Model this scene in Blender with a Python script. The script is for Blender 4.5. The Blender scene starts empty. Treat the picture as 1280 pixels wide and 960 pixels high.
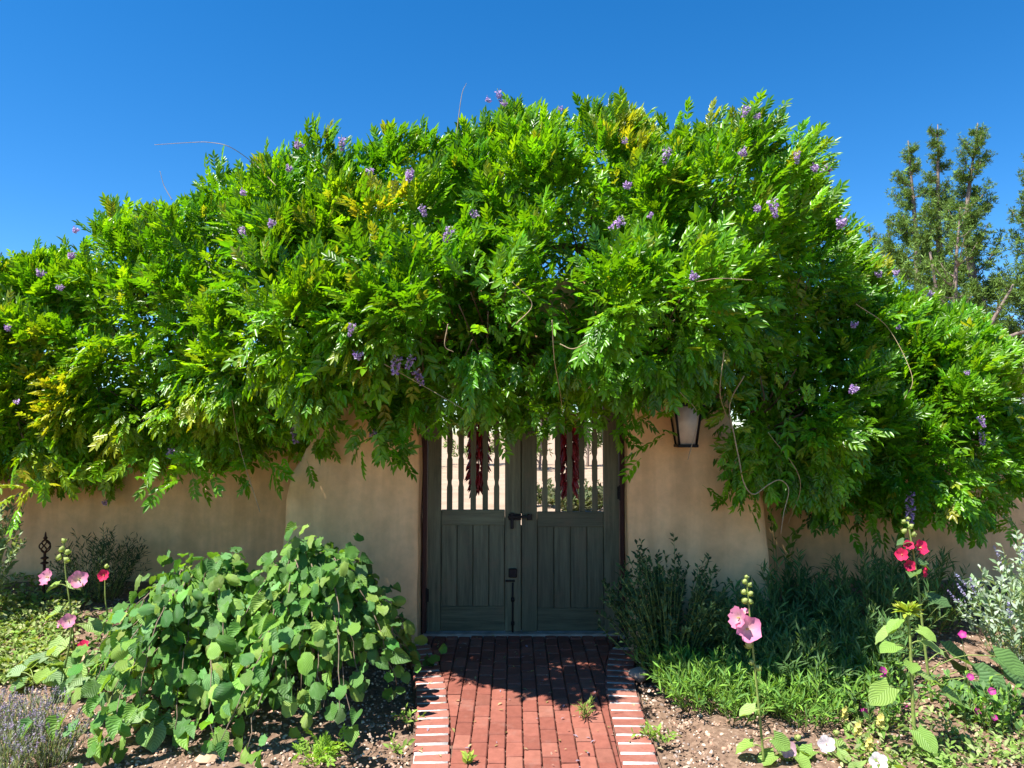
import bpy, bmesh, math, random
import numpy as np
from mathutils import Vector, Matrix

rng = np.random.default_rng(11)
random.seed(5)
S = bpy.context.scene
C = S.collection
PI = math.pi

# ------------------------------------------------------------------ camera
F_PX, PITCH, CAM_Z = 940.0, math.radians(3.65), 1.58
cam_d = bpy.data.cameras.new('camera')
cam_d.sensor_width = 36.0
cam_d.lens = 36.0 * F_PX / 1280.0
cam_d.clip_end = 3000
cam = bpy.data.objects.new('camera', cam_d)
C.objects.link(cam)
cam.location = (0, 0, CAM_Z)
cam.rotation_euler = (PI / 2 + PITCH, 0, 0)
S.camera = cam

# ------------------------------------------------------------------ light
SUN_TO = Vector((-0.39, -0.26, 0.87)).normalized()
sun_el = math.asin(SUN_TO.z)
sun_az = math.atan2(SUN_TO.x, SUN_TO.y)
W = bpy.data.worlds.new('World')
S.world = W
W.use_nodes = True
wn = W.node_tree.nodes
sky = wn.new('ShaderNodeTexSky')
sky.sky_type = 'NISHITA'
sky.sun_disc = False
sky.sun_elevation = sun_el
sky.sun_rotation = sun_az
sky.altitude = 2100
sky.air_density = 1.0
sky.dust_density = 0.1
sky.ozone_density = 3.0
hs = wn.new('ShaderNodeHueSaturation')
hs.inputs['Saturation'].default_value = 1.35
hs.inputs['Value'].default_value = 0.62
W.node_tree.links.new(sky.outputs['Color'], hs.inputs['Color'])
W.node_tree.links.new(hs.outputs['Color'], wn['Background'].inputs['Color'])
wn['Background'].inputs['Strength'].default_value = 0.15
sd = bpy.data.lights.new('sun', 'SUN')
sd.energy = 5.0
sd.angle = math.radians(0.5)
sd.color = (1.0, 0.955, 0.89)
so = bpy.data.objects.new('sun', sd)
C.objects.link(so)
so.rotation_euler = (-SUN_TO).to_track_quat('-Z', 'Y').to_euler()
so.location = (-6, -2, 12)
S.view_settings.view_transform = 'Standard'
S.view_settings.look = 'None'
S.view_settings.gamma = 1.0
S.view_settings.use_curve_mapping = False
S.view_settings.exposure = 1.3
S.render.engine = 'CYCLES'
S.cycles.use_denoising = True
S.cycles.max_bounces = 6
S.cycles.diffuse_bounces = 4
S.cycles.transmission_bounces = 4
S.cycles.sample_clamp_indirect = 8

# ------------------------------------------------------------------ helpers
def ray(px, py):
    a, b = (px - 640) / F_PX, (480 - py) / F_PX
    c, s = math.cos(PITCH), math.sin(PITCH)
    d = np.array([a, c - s * b, s + c * b])
    return d / np.linalg.norm(d)

def at(px, py, Y):
    """pixel direction -> point on the vertical plane at distance Y"""
    d = ray(px, py)
    t = Y / d[1]
    return np.array([0, 0, CAM_Z]) + d * t

def sstep(a, b, x):
    t = np.clip((x - a) / (b - a), 0, 1)
    return t * t * (3 - 2 * t)

def gz(x, y):
    """height of the ground: falls from the gate towards the viewer, mounded beds at the sides"""
    x = np.asarray(x, float); y = np.asarray(y, float)
    base = -0.06 * np.clip(6.0 - y, 0, 4.0)
    side = sstep(0.95, 2.8, np.abs(x - 0.1)) * (0.26 * sstep(4.3, 6.9, y)) * (1 - sstep(7.6, 8.6, y))
    far = 0.012 * np.clip(y - 12, 0, 60)
    return base + side - far * 0.25

_T = np.arange(1.5, 80, 0.01)
def G(px, py):
    """pixel direction -> where it meets the ground"""
    d = ray(px, py)
    z = CAM_Z + d[2] * _T
    hit = int(np.argmax(z <= gz(d[0] * _T, d[1] * _T)))
    x, y = d[0] * _T[hit], d[1] * _T[hit]
    return np.array([x, y, float(gz(x, y))])

def project(P):
    P = np.atleast_2d(P)
    c, s = math.cos(PITCH), math.sin(PITCH)
    dz = P[:, 2] - CAM_Z
    fw = c * P[:, 1] + s * dz
    up = -s * P[:, 1] + c * dz
    return 640 + F_PX * P[:, 0] / fw, 480 - F_PX * up / fw

def norm(a):
    return a / np.maximum(np.linalg.norm(a, axis=-1, keepdims=True), 1e-9)

def tag(o, label=None, cat=None, group=None, kind=None):
    if label: o['label'] = label
    if cat: o['category'] = cat
    if group: o['group'] = group
    if kind: o['kind'] = kind
    return o

def empty(name, loc, label=None, cat=None, group=None):
    o = bpy.data.objects.new(name, None)
    o.empty_display_size = 0.1
    C.objects.link(o)
    o.location = tuple(float(v) for v in loc)
    return tag(o, label, cat, group)

def link(name, me, mat=None, parent=None, loc=None, kind=None):
    """link a mesh whose vertices are in world space; a parent's location is subtracted"""
    o = bpy.data.objects.new(name, me)
    C.objects.link(o)
    if mat is not None and len(me.materials) == 0:
        me.materials.append(mat)
    if loc is not None:
        o.location = tuple(float(v) for v in loc)
    if parent is not None:
        o.parent = parent
        off = Vector((0, 0, 0)); q = parent
        while q is not None:
            off += q.location; q = q.parent
        o.location = Vector(o.location) - off
    if kind: o['kind'] = kind
    return o

def mesh(name, V, loops, sizes, tint=None, uv=None, smooth=False):
    V = np.asarray(V, np.float32); loops = np.asarray(loops, np.int32); sizes = np.asarray(sizes, np.int32)
    me = bpy.data.meshes.new(name)
    me.vertices.add(len(V)); me.vertices.foreach_set('co', V.ravel())
    me.loops.add(len(loops)); me.loops.foreach_set('vertex_index', loops)
    me.polygons.add(len(sizes))
    starts = np.concatenate([[0], np.cumsum(sizes)[:-1]]).astype(np.int32)
    me.polygons.foreach_set('loop_start', starts)
    if smooth:
        me.polygons.foreach_set('use_smooth', np.ones(len(sizes), bool))
    if tint is not None:
        a = me.color_attributes.new('tint', 'FLOAT_COLOR', 'POINT')
        t = np.ones((len(V), 4), np.float32); t[:, :3] = tint
        a.data.foreach_set('color', t.ravel())
    if uv is not None:
        l = me.uv_layers.new(name='UVMap')
        l.data.foreach_set('uv', np.asarray(uv, np.float32)[loops].ravel())
    me.update(calc_edges=True)
    return me

class T:
    """a small mesh template: verts, faces, uv and a per-vertex tint multiplier"""
    def __init__(self, V, F, uv=None, mul=None):
        self.V = np.asarray(V, float)
        self.loops = np.array([i for f in F for i in f], int)
        self.sizes = np.array([len(f) for f in F], int)
        self.uv = np.zeros((len(self.V), 2)) if uv is None else np.asarray(uv, float)
        self.mul = np.ones((len(self.V), 3)) if mul is None else np.asarray(mul, float)

def frames(d, n):
    y = norm(np.asarray(d, float)); n = np.asarray(n, float)
    z = norm(n - (n * y).sum(-1, keepdims=True) * y)
    x = np.cross(y, z)
    return np.stack([x, y, z], -1)          # columns

class Soup:
    def __init__(self):
        self.V, self.L, self.Z, self.C, self.U, self.n = [], [], [], [], [], 0
    def add(self, tp, P, R, s, tint):
        P = np.atleast_2d(P); n = len(P)
        if n == 0: return
        s = np.broadcast_to(np.asarray(s, float), (n,)) if np.ndim(s) < 2 else np.asarray(s, float)
        loc = tp.V[None] * (s[:, None, None] if s.ndim == 1 else s[:, None, :])
        V = np.einsum('nij,nkj->nki', R, loc) + P[:, None, :]
        k = len(tp.V)
        self.V.append(V.reshape(-1, 3))
        self.L.append((tp.loops[None] + (np.arange(n) * k)[:, None]).ravel() + self.n)
        self.Z.append(np.tile(tp.sizes, n))
        tint = np.broadcast_to(np.asarray(tint, float), (n, 3))
        self.C.append((tint[:, None, :] * tp.mul[None]).reshape(-1, 3))
        self.U.append(np.tile(tp.uv, (n, 1)))
        self.n += n * k
    def raw(self, V, F, tint=(1, 1, 1)):
        self.add(T(V, F), np.zeros((1, 3)), np.eye(3)[None], 1.0, tint)
    def mesh(self, name, smooth=False):
        return mesh(name, np.concatenate(self.V), np.concatenate(self.L), np.concatenate(self.Z),
                    np.concatenate(self.C), np.concatenate(self.U), smooth)

def tube(P, r, k=6, cap=True):
    P = np.asarray(P, float); n = len(P)
    r = np.broadcast_to(np.asarray(r, float), (n,))
    tg = norm(np.gradient(P, axis=0))
    ref = np.array([0.0, 0, 1]) if abs(tg[0][2]) < 0.9 else np.array([1.0, 0, 0])
    V, F = [], []
    u = np.cross(tg[0], ref); u /= np.linalg.norm(u)
    for i in range(n):
        u = u - tg[i] * u.dot(tg[i]); u /= max(np.linalg.norm(u), 1e-9)
        w = np.cross(tg[i], u)
        for j in range(k):
            a = 2 * PI * j / k
            V.append(P[i] + r[i] * (math.cos(a) * u + math.sin(a) * w))
    for i in range(n - 1):
        for j in range(k):
            j2 = (j + 1) % k
            F.append((i * k + j, i * k + j2, (i + 1) * k + j2, (i + 1) * k + j))
    if cap:
        F.append(tuple(range(k))[::-1]); F.append(tuple((n - 1) * k + j for j in range(k)))
    return np.array(V), F

def spline(pts, n=24):
    """Catmull-Rom through the points"""
    pts = np.asarray(pts, float)
    Q = np.vstack([2 * pts[0] - pts[1], pts, 2 * pts[-1] - pts[-2]])
    out = []
    seg = len(pts) - 1
    for t in np.linspace(0, seg, n):
        i = min(int(t), seg - 1); f = t - i
        a, b, c, d = Q[i], Q[i + 1], Q[i + 2], Q[i + 3]
        out.append(0.5 * ((2 * b) + (-a + c) * f + (2 * a - 5 * b + 4 * c - d) * f * f + (-a + 3 * b - 3 * c + d) * f ** 3))
    return np.array(out)

def box_bm(bm, x0, x1, y0, y1, z0, z1, bev=0.0):
    r = bmesh.ops.create_cube(bm, size=1.0)
    vs = r['verts']
    for v in vs:
        v.co = Vector(((x0 + x1) / 2 + v.co.x * (x1 - x0), (y0 + y1) / 2 + v.co.y * (y1 - y0), (z0 + z1) / 2 + v.co.z * (z1 - z0)))
    if bev:
        es = list({e for v in vs for e in v.link_edges})
        bmesh.ops.bevel(bm, geom=es, offset=bev, segments=1, affect='EDGES')
    return vs

def box(name, x0, x1, y0, y1, z0, z1, mat, parent=None, bev=0.004):
    bm = bmesh.new(); box_bm(bm, x0, x1, y0, y1, z0, z1, bev)
    me = bpy.data.meshes.new(name); bm.to_mesh(me); bm.free()
    return link(name, me, mat, parent)

def tubes_mesh(name, curves, k=5, tint=(1, 1, 1)):
    s = Soup()
    for P, r in curves:
        V, F = tube(P, r, k)
        s.raw(V, F, tint)
    return s.mesh(name, True)

# ------------------------------------------------------------------ materials
def mat(name):
    m = bpy.data.materials.new(name); m.use_nodes = True
    nt = m.node_tree
    return m, nt, nt.nodes['Principled BSDF']

def N(nt, kind, **kw):
    n = nt.nodes.new(kind)
    for k, v in kw.items():
        if k in n.inputs: n.inputs[k].default_value = v
        else: setattr(n, k, v)
    return n

def ramp(nt, fac, stops):
    r = nt.nodes.new('ShaderNodeValToRGB')
    e = r.color_ramp.elements
    while len(e) < len(stops): e.new(0.5)
    for i, (p, c) in enumerate(stops):
        e[i].position = p; e[i].color = (*c, 1)
    nt.links.new(fac, r.inputs['Fac'])
    return r

def mixc(nt, fac, a, b, blend='MIX'):
    m = nt.nodes.new('ShaderNodeMix'); m.data_type = 'RGBA'; m.blend_type = blend
    for sock, val in ((m.inputs['Factor'], fac), (m.inputs['A'], a), (m.inputs['B'], b)):
        if isinstance(val, (int, float)): sock.default_value = val
        elif isinstance(val, tuple): sock.default_value = (*val, 1)
        else: nt.links.new(val, sock)
    return m.outputs['Result']

def bump(nt, h, strength, dist, bsdf):
    b = N(nt, 'ShaderNodeBump', Strength=strength, Distance=dist)
    nt.links.new(h, b.inputs['Height']); nt.links.new(b.outputs['Normal'], bsdf.inputs['Normal'])
    return b

def leaf_mat(name, trans=0.4, rough=0.45, spec=0.35, warm=(1.25, 1.15, 0.35), vein=0.0):
    m, nt, b = mat(name)
    a = N(nt, 'ShaderNodeAttribute', attribute_name='tint')
    oi = N(nt, 'ShaderNodeObjectInfo')
    mr = N(nt, 'ShaderNodeMapRange'); mr.inputs['To Min'].default_value = 0.85; mr.inputs['To Max'].default_value = 1.15
    nt.links.new(oi.outputs['Random'], mr.inputs['Value'])
    vm = N(nt, 'ShaderNodeVectorMath', operation='SCALE')
    nt.links.new(a.outputs['Color'], vm.inputs[0]); nt.links.new(mr.outputs['Result'], vm.inputs['Scale'])
    col = vm.outputs['Vector']
    if vein:
        uvn = N(nt, 'ShaderNodeUVMap')
        sx = N(nt, 'ShaderNodeSeparateXYZ'); nt.links.new(uvn.outputs['UV'], sx.inputs[0])
        ab = N(nt, 'ShaderNodeMath', operation='ABSOLUTE'); nt.links.new(sx.outputs['X'], ab.inputs[0])
        ma = N(nt, 'ShaderNodeMath', operation='MULTIPLY_ADD'); ma.inputs[1].default_value = -0.55
        nt.links.new(ab.outputs[0], ma.inputs[0]); nt.links.new(sx.outputs['Y'], ma.inputs[2])
        sn = N(nt, 'ShaderNodeMath', operation='MULTIPLY'); sn.inputs[1].default_value = 24.0
        nt.links.new(ma.outputs[0], sn.inputs[0])
        s2 = N(nt, 'ShaderNodeMath', operation='SINE'); nt.links.new(sn.outputs[0], s2.inputs[0])
        pw = N(nt, 'ShaderNodeMath', operation='ABSOLUTE'); nt.links.new(s2.outputs[0], pw.inputs[0])
        bump(nt, pw.outputs[0], vein, 0.008, b)
        vc = ramp(nt, pw.outputs[0], [(0.0, (0.66, 0.70, 0.62)), (0.5, (1.0, 1.0, 1.0)), (1.0, (1.14, 1.12, 1.1))]).outputs[0]
        col = mixc(nt, 1.0, col, vc, 'MULTIPLY')
    nt.links.new(col, b.inputs['Base Color'])
    b.inputs['Roughness'].default_value = rough
    b.inputs['Specular IOR Level'].default_value = spec
    tr = N(nt, 'ShaderNodeBsdfTranslucent')
    tc = mixc(nt, 1.0, col, warm, 'MULTIPLY')
    nt.links.new(tc, tr.inputs['Color'])
    mx = N(nt, 'ShaderNodeMixShader'); mx.inputs['Fac'].default_value = trans
    out = nt.nodes['Material Output']
    nt.links.new(b.outputs[0], mx.inputs[1]); nt.links.new(tr.outputs[0], mx.inputs[2])
    nt.links.new(mx.outputs[0], out.inputs['Surface'])
    return m

M = {}
M['leaf'] = leaf_mat('vine_leaf', 0.48, 0.34, 0.5, warm=(1.5, 1.25, 0.3))
M['hazel'] = leaf_mat('hazel_leaf', 0.40, 0.5, 0.3, vein=0.4)
M['herb'] = leaf_mat('herb_leaf', 0.35, 0.6, 0.18)
M['petal'] = leaf_mat('petal', 0.4, 0.6, 0.15, warm=(1.1, 1.0, 1.0))
M['needle'] = leaf_mat('juniper_needle', 0.2, 0.6, 0.2)

def simple(name, c, rough=0.7, metal=0.0, noise=0.0, scale=20.0, bumps=0.0, spec=0.3):
    m, nt, b = mat(name)
    b.inputs['Roughness'].default_value = rough
    b.inputs['Metallic'].default_value = metal
    b.inputs['Specular IOR Level'].default_value = spec
    if noise or bumps:
        tc = N(nt, 'ShaderNodeTexCoord')
        nz = N(nt, 'ShaderNodeTexNoise', Scale=scale, Detail=6.0)
        nt.links.new(tc.outputs['Object'], nz.inputs['Vector'])
        r = ramp(nt, nz.outputs['Fac'], [(0.3, tuple(v * (1 - noise) for v in c)), (0.7, tuple(min(1, v * (1 + noise)) for v in c))])
        nt.links.new(r.outputs[0], b.inputs['Base Color'])
        if bumps: bump(nt, nz.outputs['Fac'], bumps, 0.01, b)
    else:
        b.inputs['Base Color'].default_value = (*c, 1)
    return m

M['bark'] = simple('vine_bark', (0.12, 0.085, 0.06), 0.85, noise=0.4, scale=30, bumps=0.6)
M['twig'] = simple('pale_twig', (0.36, 0.27, 0.15), 0.7, noise=0.3, scale=40)
M['greystem'] = simple('stem_green', (0.20, 0.26, 0.06), 0.6, noise=0.25, scale=40)
M['hazelbark'] = simple('hazel_bark', (0.17, 0.125, 0.085), 0.75, noise=0.3, scale=40)
M['juniperbark'] = simple('juniper_bark', (0.20, 0.15, 0.12), 0.9, noise=0.4, scale=14, bumps=0.6)
M['iron'] = simple('black_iron', (0.018, 0.017, 0.017), 0.55, metal=0.6, noise=0.3, scale=60, bumps=0.3)
M['rust'] = simple('rusty_iron', (0.085, 0.035, 0.022), 0.8, metal=0.3, noise=0.5, scale=60, bumps=0.4)
M['stone'] = simple('field_stone', (0.30, 0.25, 0.21), 0.85, noise=0.35, scale=9, bumps=0.5)
M['flagstone'] = simple('buff_flagstone', (0.44, 0.30, 0.19), 0.85, noise=0.25, scale=7, bumps=0.5)
M['frost'] = simple('mica_pane', (0.58, 0.49, 0.38), 0.45, noise=0.12, scale=16, spec=0.5)
M['chili'] = leaf_mat('dried_chili', 0.0, 0.35, 0.5)
M['string'] = simple('jute_string', (0.3, 0.22, 0.13), 0.9)

def stucco():
    m, nt, b = mat('adobe_stucco')
    tc = N(nt, 'ShaderNodeTexCoord')
    n1 = N(nt, 'ShaderNodeTexNoise', Scale=1.3, Detail=5.0, Roughness=0.6)
    n2 = N(nt, 'ShaderNodeTexNoise', Scale=9.0, Detail=8.0, Roughness=0.65)
    n3 = N(nt, 'ShaderNodeTexNoise', Scale=160.0, Detail=4.0)
    mp = N(nt, 'ShaderNodeMapping'); mp.inputs['Scale'].default_value = (3.0, 3.0, 0.35)
    n4 = N(nt, 'ShaderNodeTexNoise', Scale=2.2, Detail=4.0)
    for n in (n1, n2, n3): nt.links.new(tc.outputs['Object'], n.inputs['Vector'])
    nt.links.new(tc.outputs['Object'], mp.inputs['Vector']); nt.links.new(mp.outputs[0], n4.inputs['Vector'])
    c = ramp(nt, n1.outputs['Fac'], [(0.3, (0.81, 0.50, 0.235)), (0.7, (0.87, 0.565, 0.285))]).outputs[0]
    d = ramp(nt, n2.outputs['Fac'], [(0.35, (0.86, 0.86, 0.86)), (0.65, (1.04, 1.03, 1.02))]).outputs[0]
    e = ramp(nt, n4.outputs['Fac'], [(0.38, (0.84, 0.83, 0.82)), (0.55, (1, 1, 1))]).outputs[0]
    c = mixc(nt, 1.0, c, d, 'MULTIPLY'); c = mixc(nt, 1.0, c, e, 'MULTIPLY')
    sx = N(nt, 'ShaderNodeSeparateXYZ'); nt.links.new(tc.outputs['Object'], sx.inputs[0])
    ms = N(nt, 'ShaderNodeMath', operation='MULTIPLY_ADD'); ms.inputs[1].default_value = 0.55; nt.links.new(n2.outputs['Fac'], ms.inputs[0])
    nt.links.new(sx.outputs['Z'], ms.inputs[2])
    sp = ramp(nt, ms.outputs[0], [(0.22, (0.75, 0.75, 0.75)), (0.52, (0, 0, 0))]).outputs[0]
    c = mixc(nt, sp, c, (0.33, 0.21, 0.13))
    nt.links.new(c, b.inputs['Base Color'])
    b.inputs['Roughness'].default_value = 0.92
    b.inputs['Specular IOR Level'].default_value = 0.15
    ad = N(nt, 'ShaderNodeMath', operation='MULTIPLY_ADD'); ad.inputs[1].default_value = 0.25
    nt.links.new(n3.outputs['Fac'], ad.inputs[0]); nt.links.new(n2.outputs['Fac'], ad.inputs[2])
    bump(nt, ad.outputs[0], 0.35, 0.012, b)
    return m
M['stucco'] = stucco()

def paint(name, base, worn, horizontal=False):
    m, nt, b = mat(name)
    tc = N(nt, 'ShaderNodeTexCoord')
    oi = N(nt, 'ShaderNodeObjectInfo')
    mp = N(nt, 'ShaderNodeMapping')
    mp.inputs['Scale'].default_value = (2.5, 40, 40) if horizontal else (40, 40, 2.5)
    of = N(nt, 'ShaderNodeVectorMath', operation='SCALE'); of.inputs['Scale'].default_value = 7.0
    cb = N(nt, 'ShaderNodeCombineXYZ')
    for k in range(3): nt.links.new(oi.outputs['Random'], cb.inputs[k])
    nt.links.new(cb.outputs[0], of.inputs[0])
    ad = N(nt, 'ShaderNodeVectorMath', operation='ADD')
    nt.links.new(tc.outputs['Object'], ad.inputs[0]); nt.links.new(of.outputs[0], ad.inputs[1])
    nt.links.new(ad.outputs[0], mp.inputs['Vector'])
    g = N(nt, 'ShaderNodeTexNoise', Scale=1.0, Detail=7.0, Roughness=0.7); nt.links.new(mp.outputs[0], g.inputs['Vector'])
    p = N(nt, 'ShaderNodeTexNoise', Scale=5.0, Detail=6.0, Roughness=0.7); nt.links.new(ad.outputs[0], p.inputs['Vector'])
    c1 = ramp(nt, g.outputs['Fac'], [(0.3, tuple(v * 0.5 for v in base)), (0.55, base), (0.8, tuple(v * 1.5 for v in base))]).outputs[0]
    f = ramp(nt, p.outputs['Fac'], [(0.52, (0, 0, 0)), (0.72, (0.7, 0.7, 0.7))]).outputs[0]
    c2 = mixc(nt, f, c1, worn)
    mr = N(nt, 'ShaderNodeMapRange'); mr.inputs['To Min'].default_value = 0.78; mr.inputs['To Max'].default_value = 1.22
    nt.links.new(oi.outputs['Random'], mr.inputs['Value'])
    vm = N(nt, 'ShaderNodeVectorMath', operation='SCALE')
    nt.links.new(c2, vm.inputs[0]); nt.links.new(mr.outputs[0], vm.inputs['Scale'])
    nt.links.new(vm.outputs[0], b.inputs['Base Color'])
    b.inputs['Roughness'].default_value = 0.62
    b.inputs['Specular IOR Level'].default_value = 0.3
    bump(nt, g.outputs['Fac'], 0.4, 0.004, b)
    return m
M['green'] = paint('worn_green_paint', (0.115, 0.120, 0.068), (0.15, 0.115, 0.065))
M['green_h'] = paint('worn_green_paint_rail', (0.115, 0.120, 0.068), (0.15, 0.115, 0.065), True)
M['redwood'] = paint('oxblood_wood', (0.06, 0.024, 0.018), (0.06, 0.035, 0.025))
M['redwood_h'] = paint('oxblood_beam', (0.13, 0.042, 0.028), (0.12, 0.06, 0.04), True)

def brick_mat(name, a, bcol):
    m, nt, b = mat(name)
    tc = N(nt, 'ShaderNodeTexCoord'); oi = N(nt, 'ShaderNodeObjectInfo')
    base = ramp(nt, oi.outputs['Random'], [(0.0, tuple(v * 0.86 for v in a)), (0.3, a), (0.65, bcol), (0.85, (bcol[0] * 1.05, bcol[1] * 1.2, bcol[2] * 1.2)), (1.0, tuple(v * 0.74 for v in a))]).outputs[0]
    ge = N(nt, 'ShaderNodeNewGeometry')
    n = N(nt, 'ShaderNodeTexNoise', Scale=22.0, Detail=8.0, Roughness=0.7); nt.links.new(ge.outputs['Position'], n.inputs['Vector'])
    n2 = N(nt, 'ShaderNodeTexNoise', Scale=3.5, Detail=5.0, Roughness=0.7); nt.links.new(ge.outputs['Position'], n2.inputs['Vector'])
    v = ramp(nt, n.outputs['Fac'], [(0.3, (0.78, 0.76, 0.75)), (0.7, (1.1, 1.1, 1.1))]).outputs[0]
    c = mixc(nt, 1.0, base, v, 'MULTIPLY')
    f = ramp(nt, n2.outputs['Fac'], [(0.55, (0, 0, 0)), (0.75, (0.35, 0.35, 0.35))]).outputs[0]
    c = mixc(nt, f, c, (0.33, 0.22, 0.18))
    nt.links.new(c, b.inputs['Base Color'])
    b.inputs['Roughness'].default_value = 0.85; b.inputs['Specular IOR Level'].default_value = 0.2
    bump(nt, n.outputs['Fac'], 0.5, 0.004, b)
    return m
M['brick'] = brick_mat('clay_brick', (0.225, 0.075, 0.052), (0.27, 0.096, 0.067))
M['edge_brick'] = brick_mat('clay_edge_brick', (0.265, 0.097, 0.07), (0.32, 0.128, 0.095))
M['mortar'] = simple('pale_mortar', (0.54, 0.50, 0.46), 0.95, noise=0.25, scale=35, bumps=0.5)
M['sandjoint'] = simple('sand_joint', (0.12, 0.075, 0.055), 0.95, noise=0.3, scale=50, bumps=0.5)

def ground_mat():
    m, nt, b = mat('earth_and_mulch')
    ge = N(nt, 'ShaderNodeNewGeometry')
    n = N(nt, 'ShaderNodeTexNoise', Scale=30.0, Detail=8.0, Roughness=0.7); nt.links.new(ge.outputs['Position'], n.inputs['Vector'])
    n2 = N(nt, 'ShaderNodeTexNoise', Scale=1.2, Detail=6.0); nt.links.new(ge.outputs['Position'], n2.inputs['Vector'])
    mulch = ramp(nt, n.outputs['Fac'], [(0.3, (0.10, 0.062, 0.042)), (0.55, (0.22, 0.145, 0.10)), (0.75, (0.36, 0.26, 0.19))]).outputs[0]
    sand = ramp(nt, n2.outputs['Fac'], [(0.3, (0.31, 0.22, 0.15)), (0.7, (0.40, 0.295, 0.21))]).outputs[0]
    sx = N(nt, 'ShaderNodeSeparateXYZ'); nt.links.new(ge.outputs['Position'], sx.inputs[0])
    mr = N(nt, 'ShaderNodeMapRange'); mr.inputs['From Min'].default_value = 6.3; mr.inputs['From Max'].default_value = 7.3
    nt.links.new(sx.outputs['Y'], mr.inputs['Value'])
    c = mixc(nt, mr.outputs[0], mulch, sand)
    nt.links.new(c, b.inputs['Base Color'])
    b.inputs['Roughness'].default_value = 0.95; b.inputs['Specular IOR Level'].default_value = 0.1
    bump(nt, n.outputs['Fac'], 0.8, 0.02, b)
    return m
M['ground'] = ground_mat()
M['chip'] = leaf_mat('gravel_chip', 0.0, 0.9, 0.15)

# ------------------------------------------------------------------ ground
xs = np.unique(np.concatenate([np.linspace(-900, -14, 14), np.linspace(-14, -6, 14), np.linspace(-6, 6, 121), np.linspace(6, 14, 14), np.linspace(14, 900, 14)]))
ys = np.unique(np.concatenate([np.linspace(-120, 1, 10), np.linspace(1, 9, 101), np.linspace(9, 40, 32), np.linspace(40, 1500, 20)]))
X, Y = np.meshgrid(xs, ys)
rough = 0.012 * np.sin(X * 3.1 + 1.3 * np.sin(Y * 2.3)) * np.sin(Y * 3.7 + X) + 0.006 * rng.standard_normal(X.shape)
onpath = (X > -0.95) & (X < 1.1) & (Y < 6.6)
near = (np.abs(X) < 14) & (Y < 40) & (Y > -5)
Zg = gz(X, Y) + np.where(near & ~onpath, rough, 0) - np.where(onpath, 0.05, 0)
nx, ny = len(xs), len(ys)
idx = np.arange(nx * ny).reshape(ny, nx)
Fq = np.stack([idx[:-1, :-1], idx[:-1, 1:], idx[1:, 1:], idx[1:, :-1]], -1).reshape(-1, 4)
me = mesh('ground', np.stack([X, Y, Zg], -1).reshape(-1, 3), Fq.ravel(), np.full(len(Fq), 4), smooth=True)
tag(link('ground', me, M['ground']), kind='structure')

# ------------------------------------------------------------------ brick path
YL = np.array([2.2, 4.0, 4.5, 5.0, 5.4, 5.75, 6.0, 6.4])
XLI = np.array([-0.30, -0.32, -0.36, -0.43, -0.52, -0.62, -0.68, -0.68])
XRI = np.array([0.555, 0.56, 0.575, 0.605, 0.66, 0.75, 0.86, 0.86])
def xl(y): return np.interp(y, YL, XLI)
def xr(y): return np.interp(y, YL, XRI)
yy = np.linspace(2.3, 6.35, 60)
V, Fp = [], []
for y in yy:
    z = float(gz(0, y)) - 0.022
    V += [(xl(y) - 0.21, y, z), (xr(y) + 0.21, y, z)]
Fp = [(2 * i, 2 * i + 1, 2 * i + 3, 2 * i + 2) for i in range(len(yy) - 1)]
path = link('brick_path', mesh('brick_path', V, [i for f in Fp for i in f], [4] * len(Fp)), M['sandjoint'])
tag(path, kind='structure')
def strip(name, fx0, fx1, y0, y1, dz, mt):
    V = []
    y_ = np.linspace(y0, y1, 40)
    for y in y_:
        z = float(gz(0, y)) + dz
        V += [(fx0(y), y, z), (fx1(y), y, z), (fx0(y), y, z - 0.06), (fx1(y), y, z - 0.06)]
    Ff = []
    for i in range(len(y_) - 1):
        a, b_ = 4 * i, 4 * i + 4
        Ff += [(a, a + 1, b_ + 1, b_), (a + 2, a, b_, b_ + 2), (a + 1, a + 3, b_ + 3, b_ + 1)]
    return link(name, mesh(name, V, [i for f in Ff for i in f], [4] * len(Ff)), mt, path)
strip('mortar_bed', lambda y: xl(y) - 0.19, lambda y: xl(y) - 0.012, 2.3, 5.78, 0.001, M['mortar'])
strip('mortar_bed', lambda y: xr(y) + 0.012, lambda y: xr(y) + 0.19, 2.3, 5.7, 0.001, M['mortar'])

def brick_piece(corners, top, mt, depth=0.05, bev=0.004):
    """corners: four (x,y) points counter-clockwise; slope follows the ground"""
    cx = sum(c[0] for c in corners) / 4; cy = sum(c[1] for c in corners) / 4
    bm = bmesh.new()
    lo = [bm.verts.new((c[0] - cx, c[1] - cy, float(gz(0, c[1])) - float(gz(0, cy)) + top - depth)) for c in corners]
    hi = [bm.verts.new((c[0] - cx, c[1] - cy, float(gz(0, c[1])) - float(gz(0, cy)) + top)) for c in corners]
    topf = bm.faces.new(hi)
    bm.faces.new(lo[::-1])
    for i in range(4):
        j = (i + 1) % 4
        bm.faces.new((lo[i], lo[j], hi[j], hi[i]))
    es = list(topf.edges) + [e for e in bm.edges if (e.verts[0] in lo) != (e.verts[1] in lo)]
    bmesh.ops.bevel(bm, geom=es, offset=bev, segments=1, affect='EDGES')
    me = bpy.data.meshes.new('brick'); bm.to_mesh(me); bm.free()
    me.materials.append(mt)
    return me, (cx, cy, float(gz(0, cy)))

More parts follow.
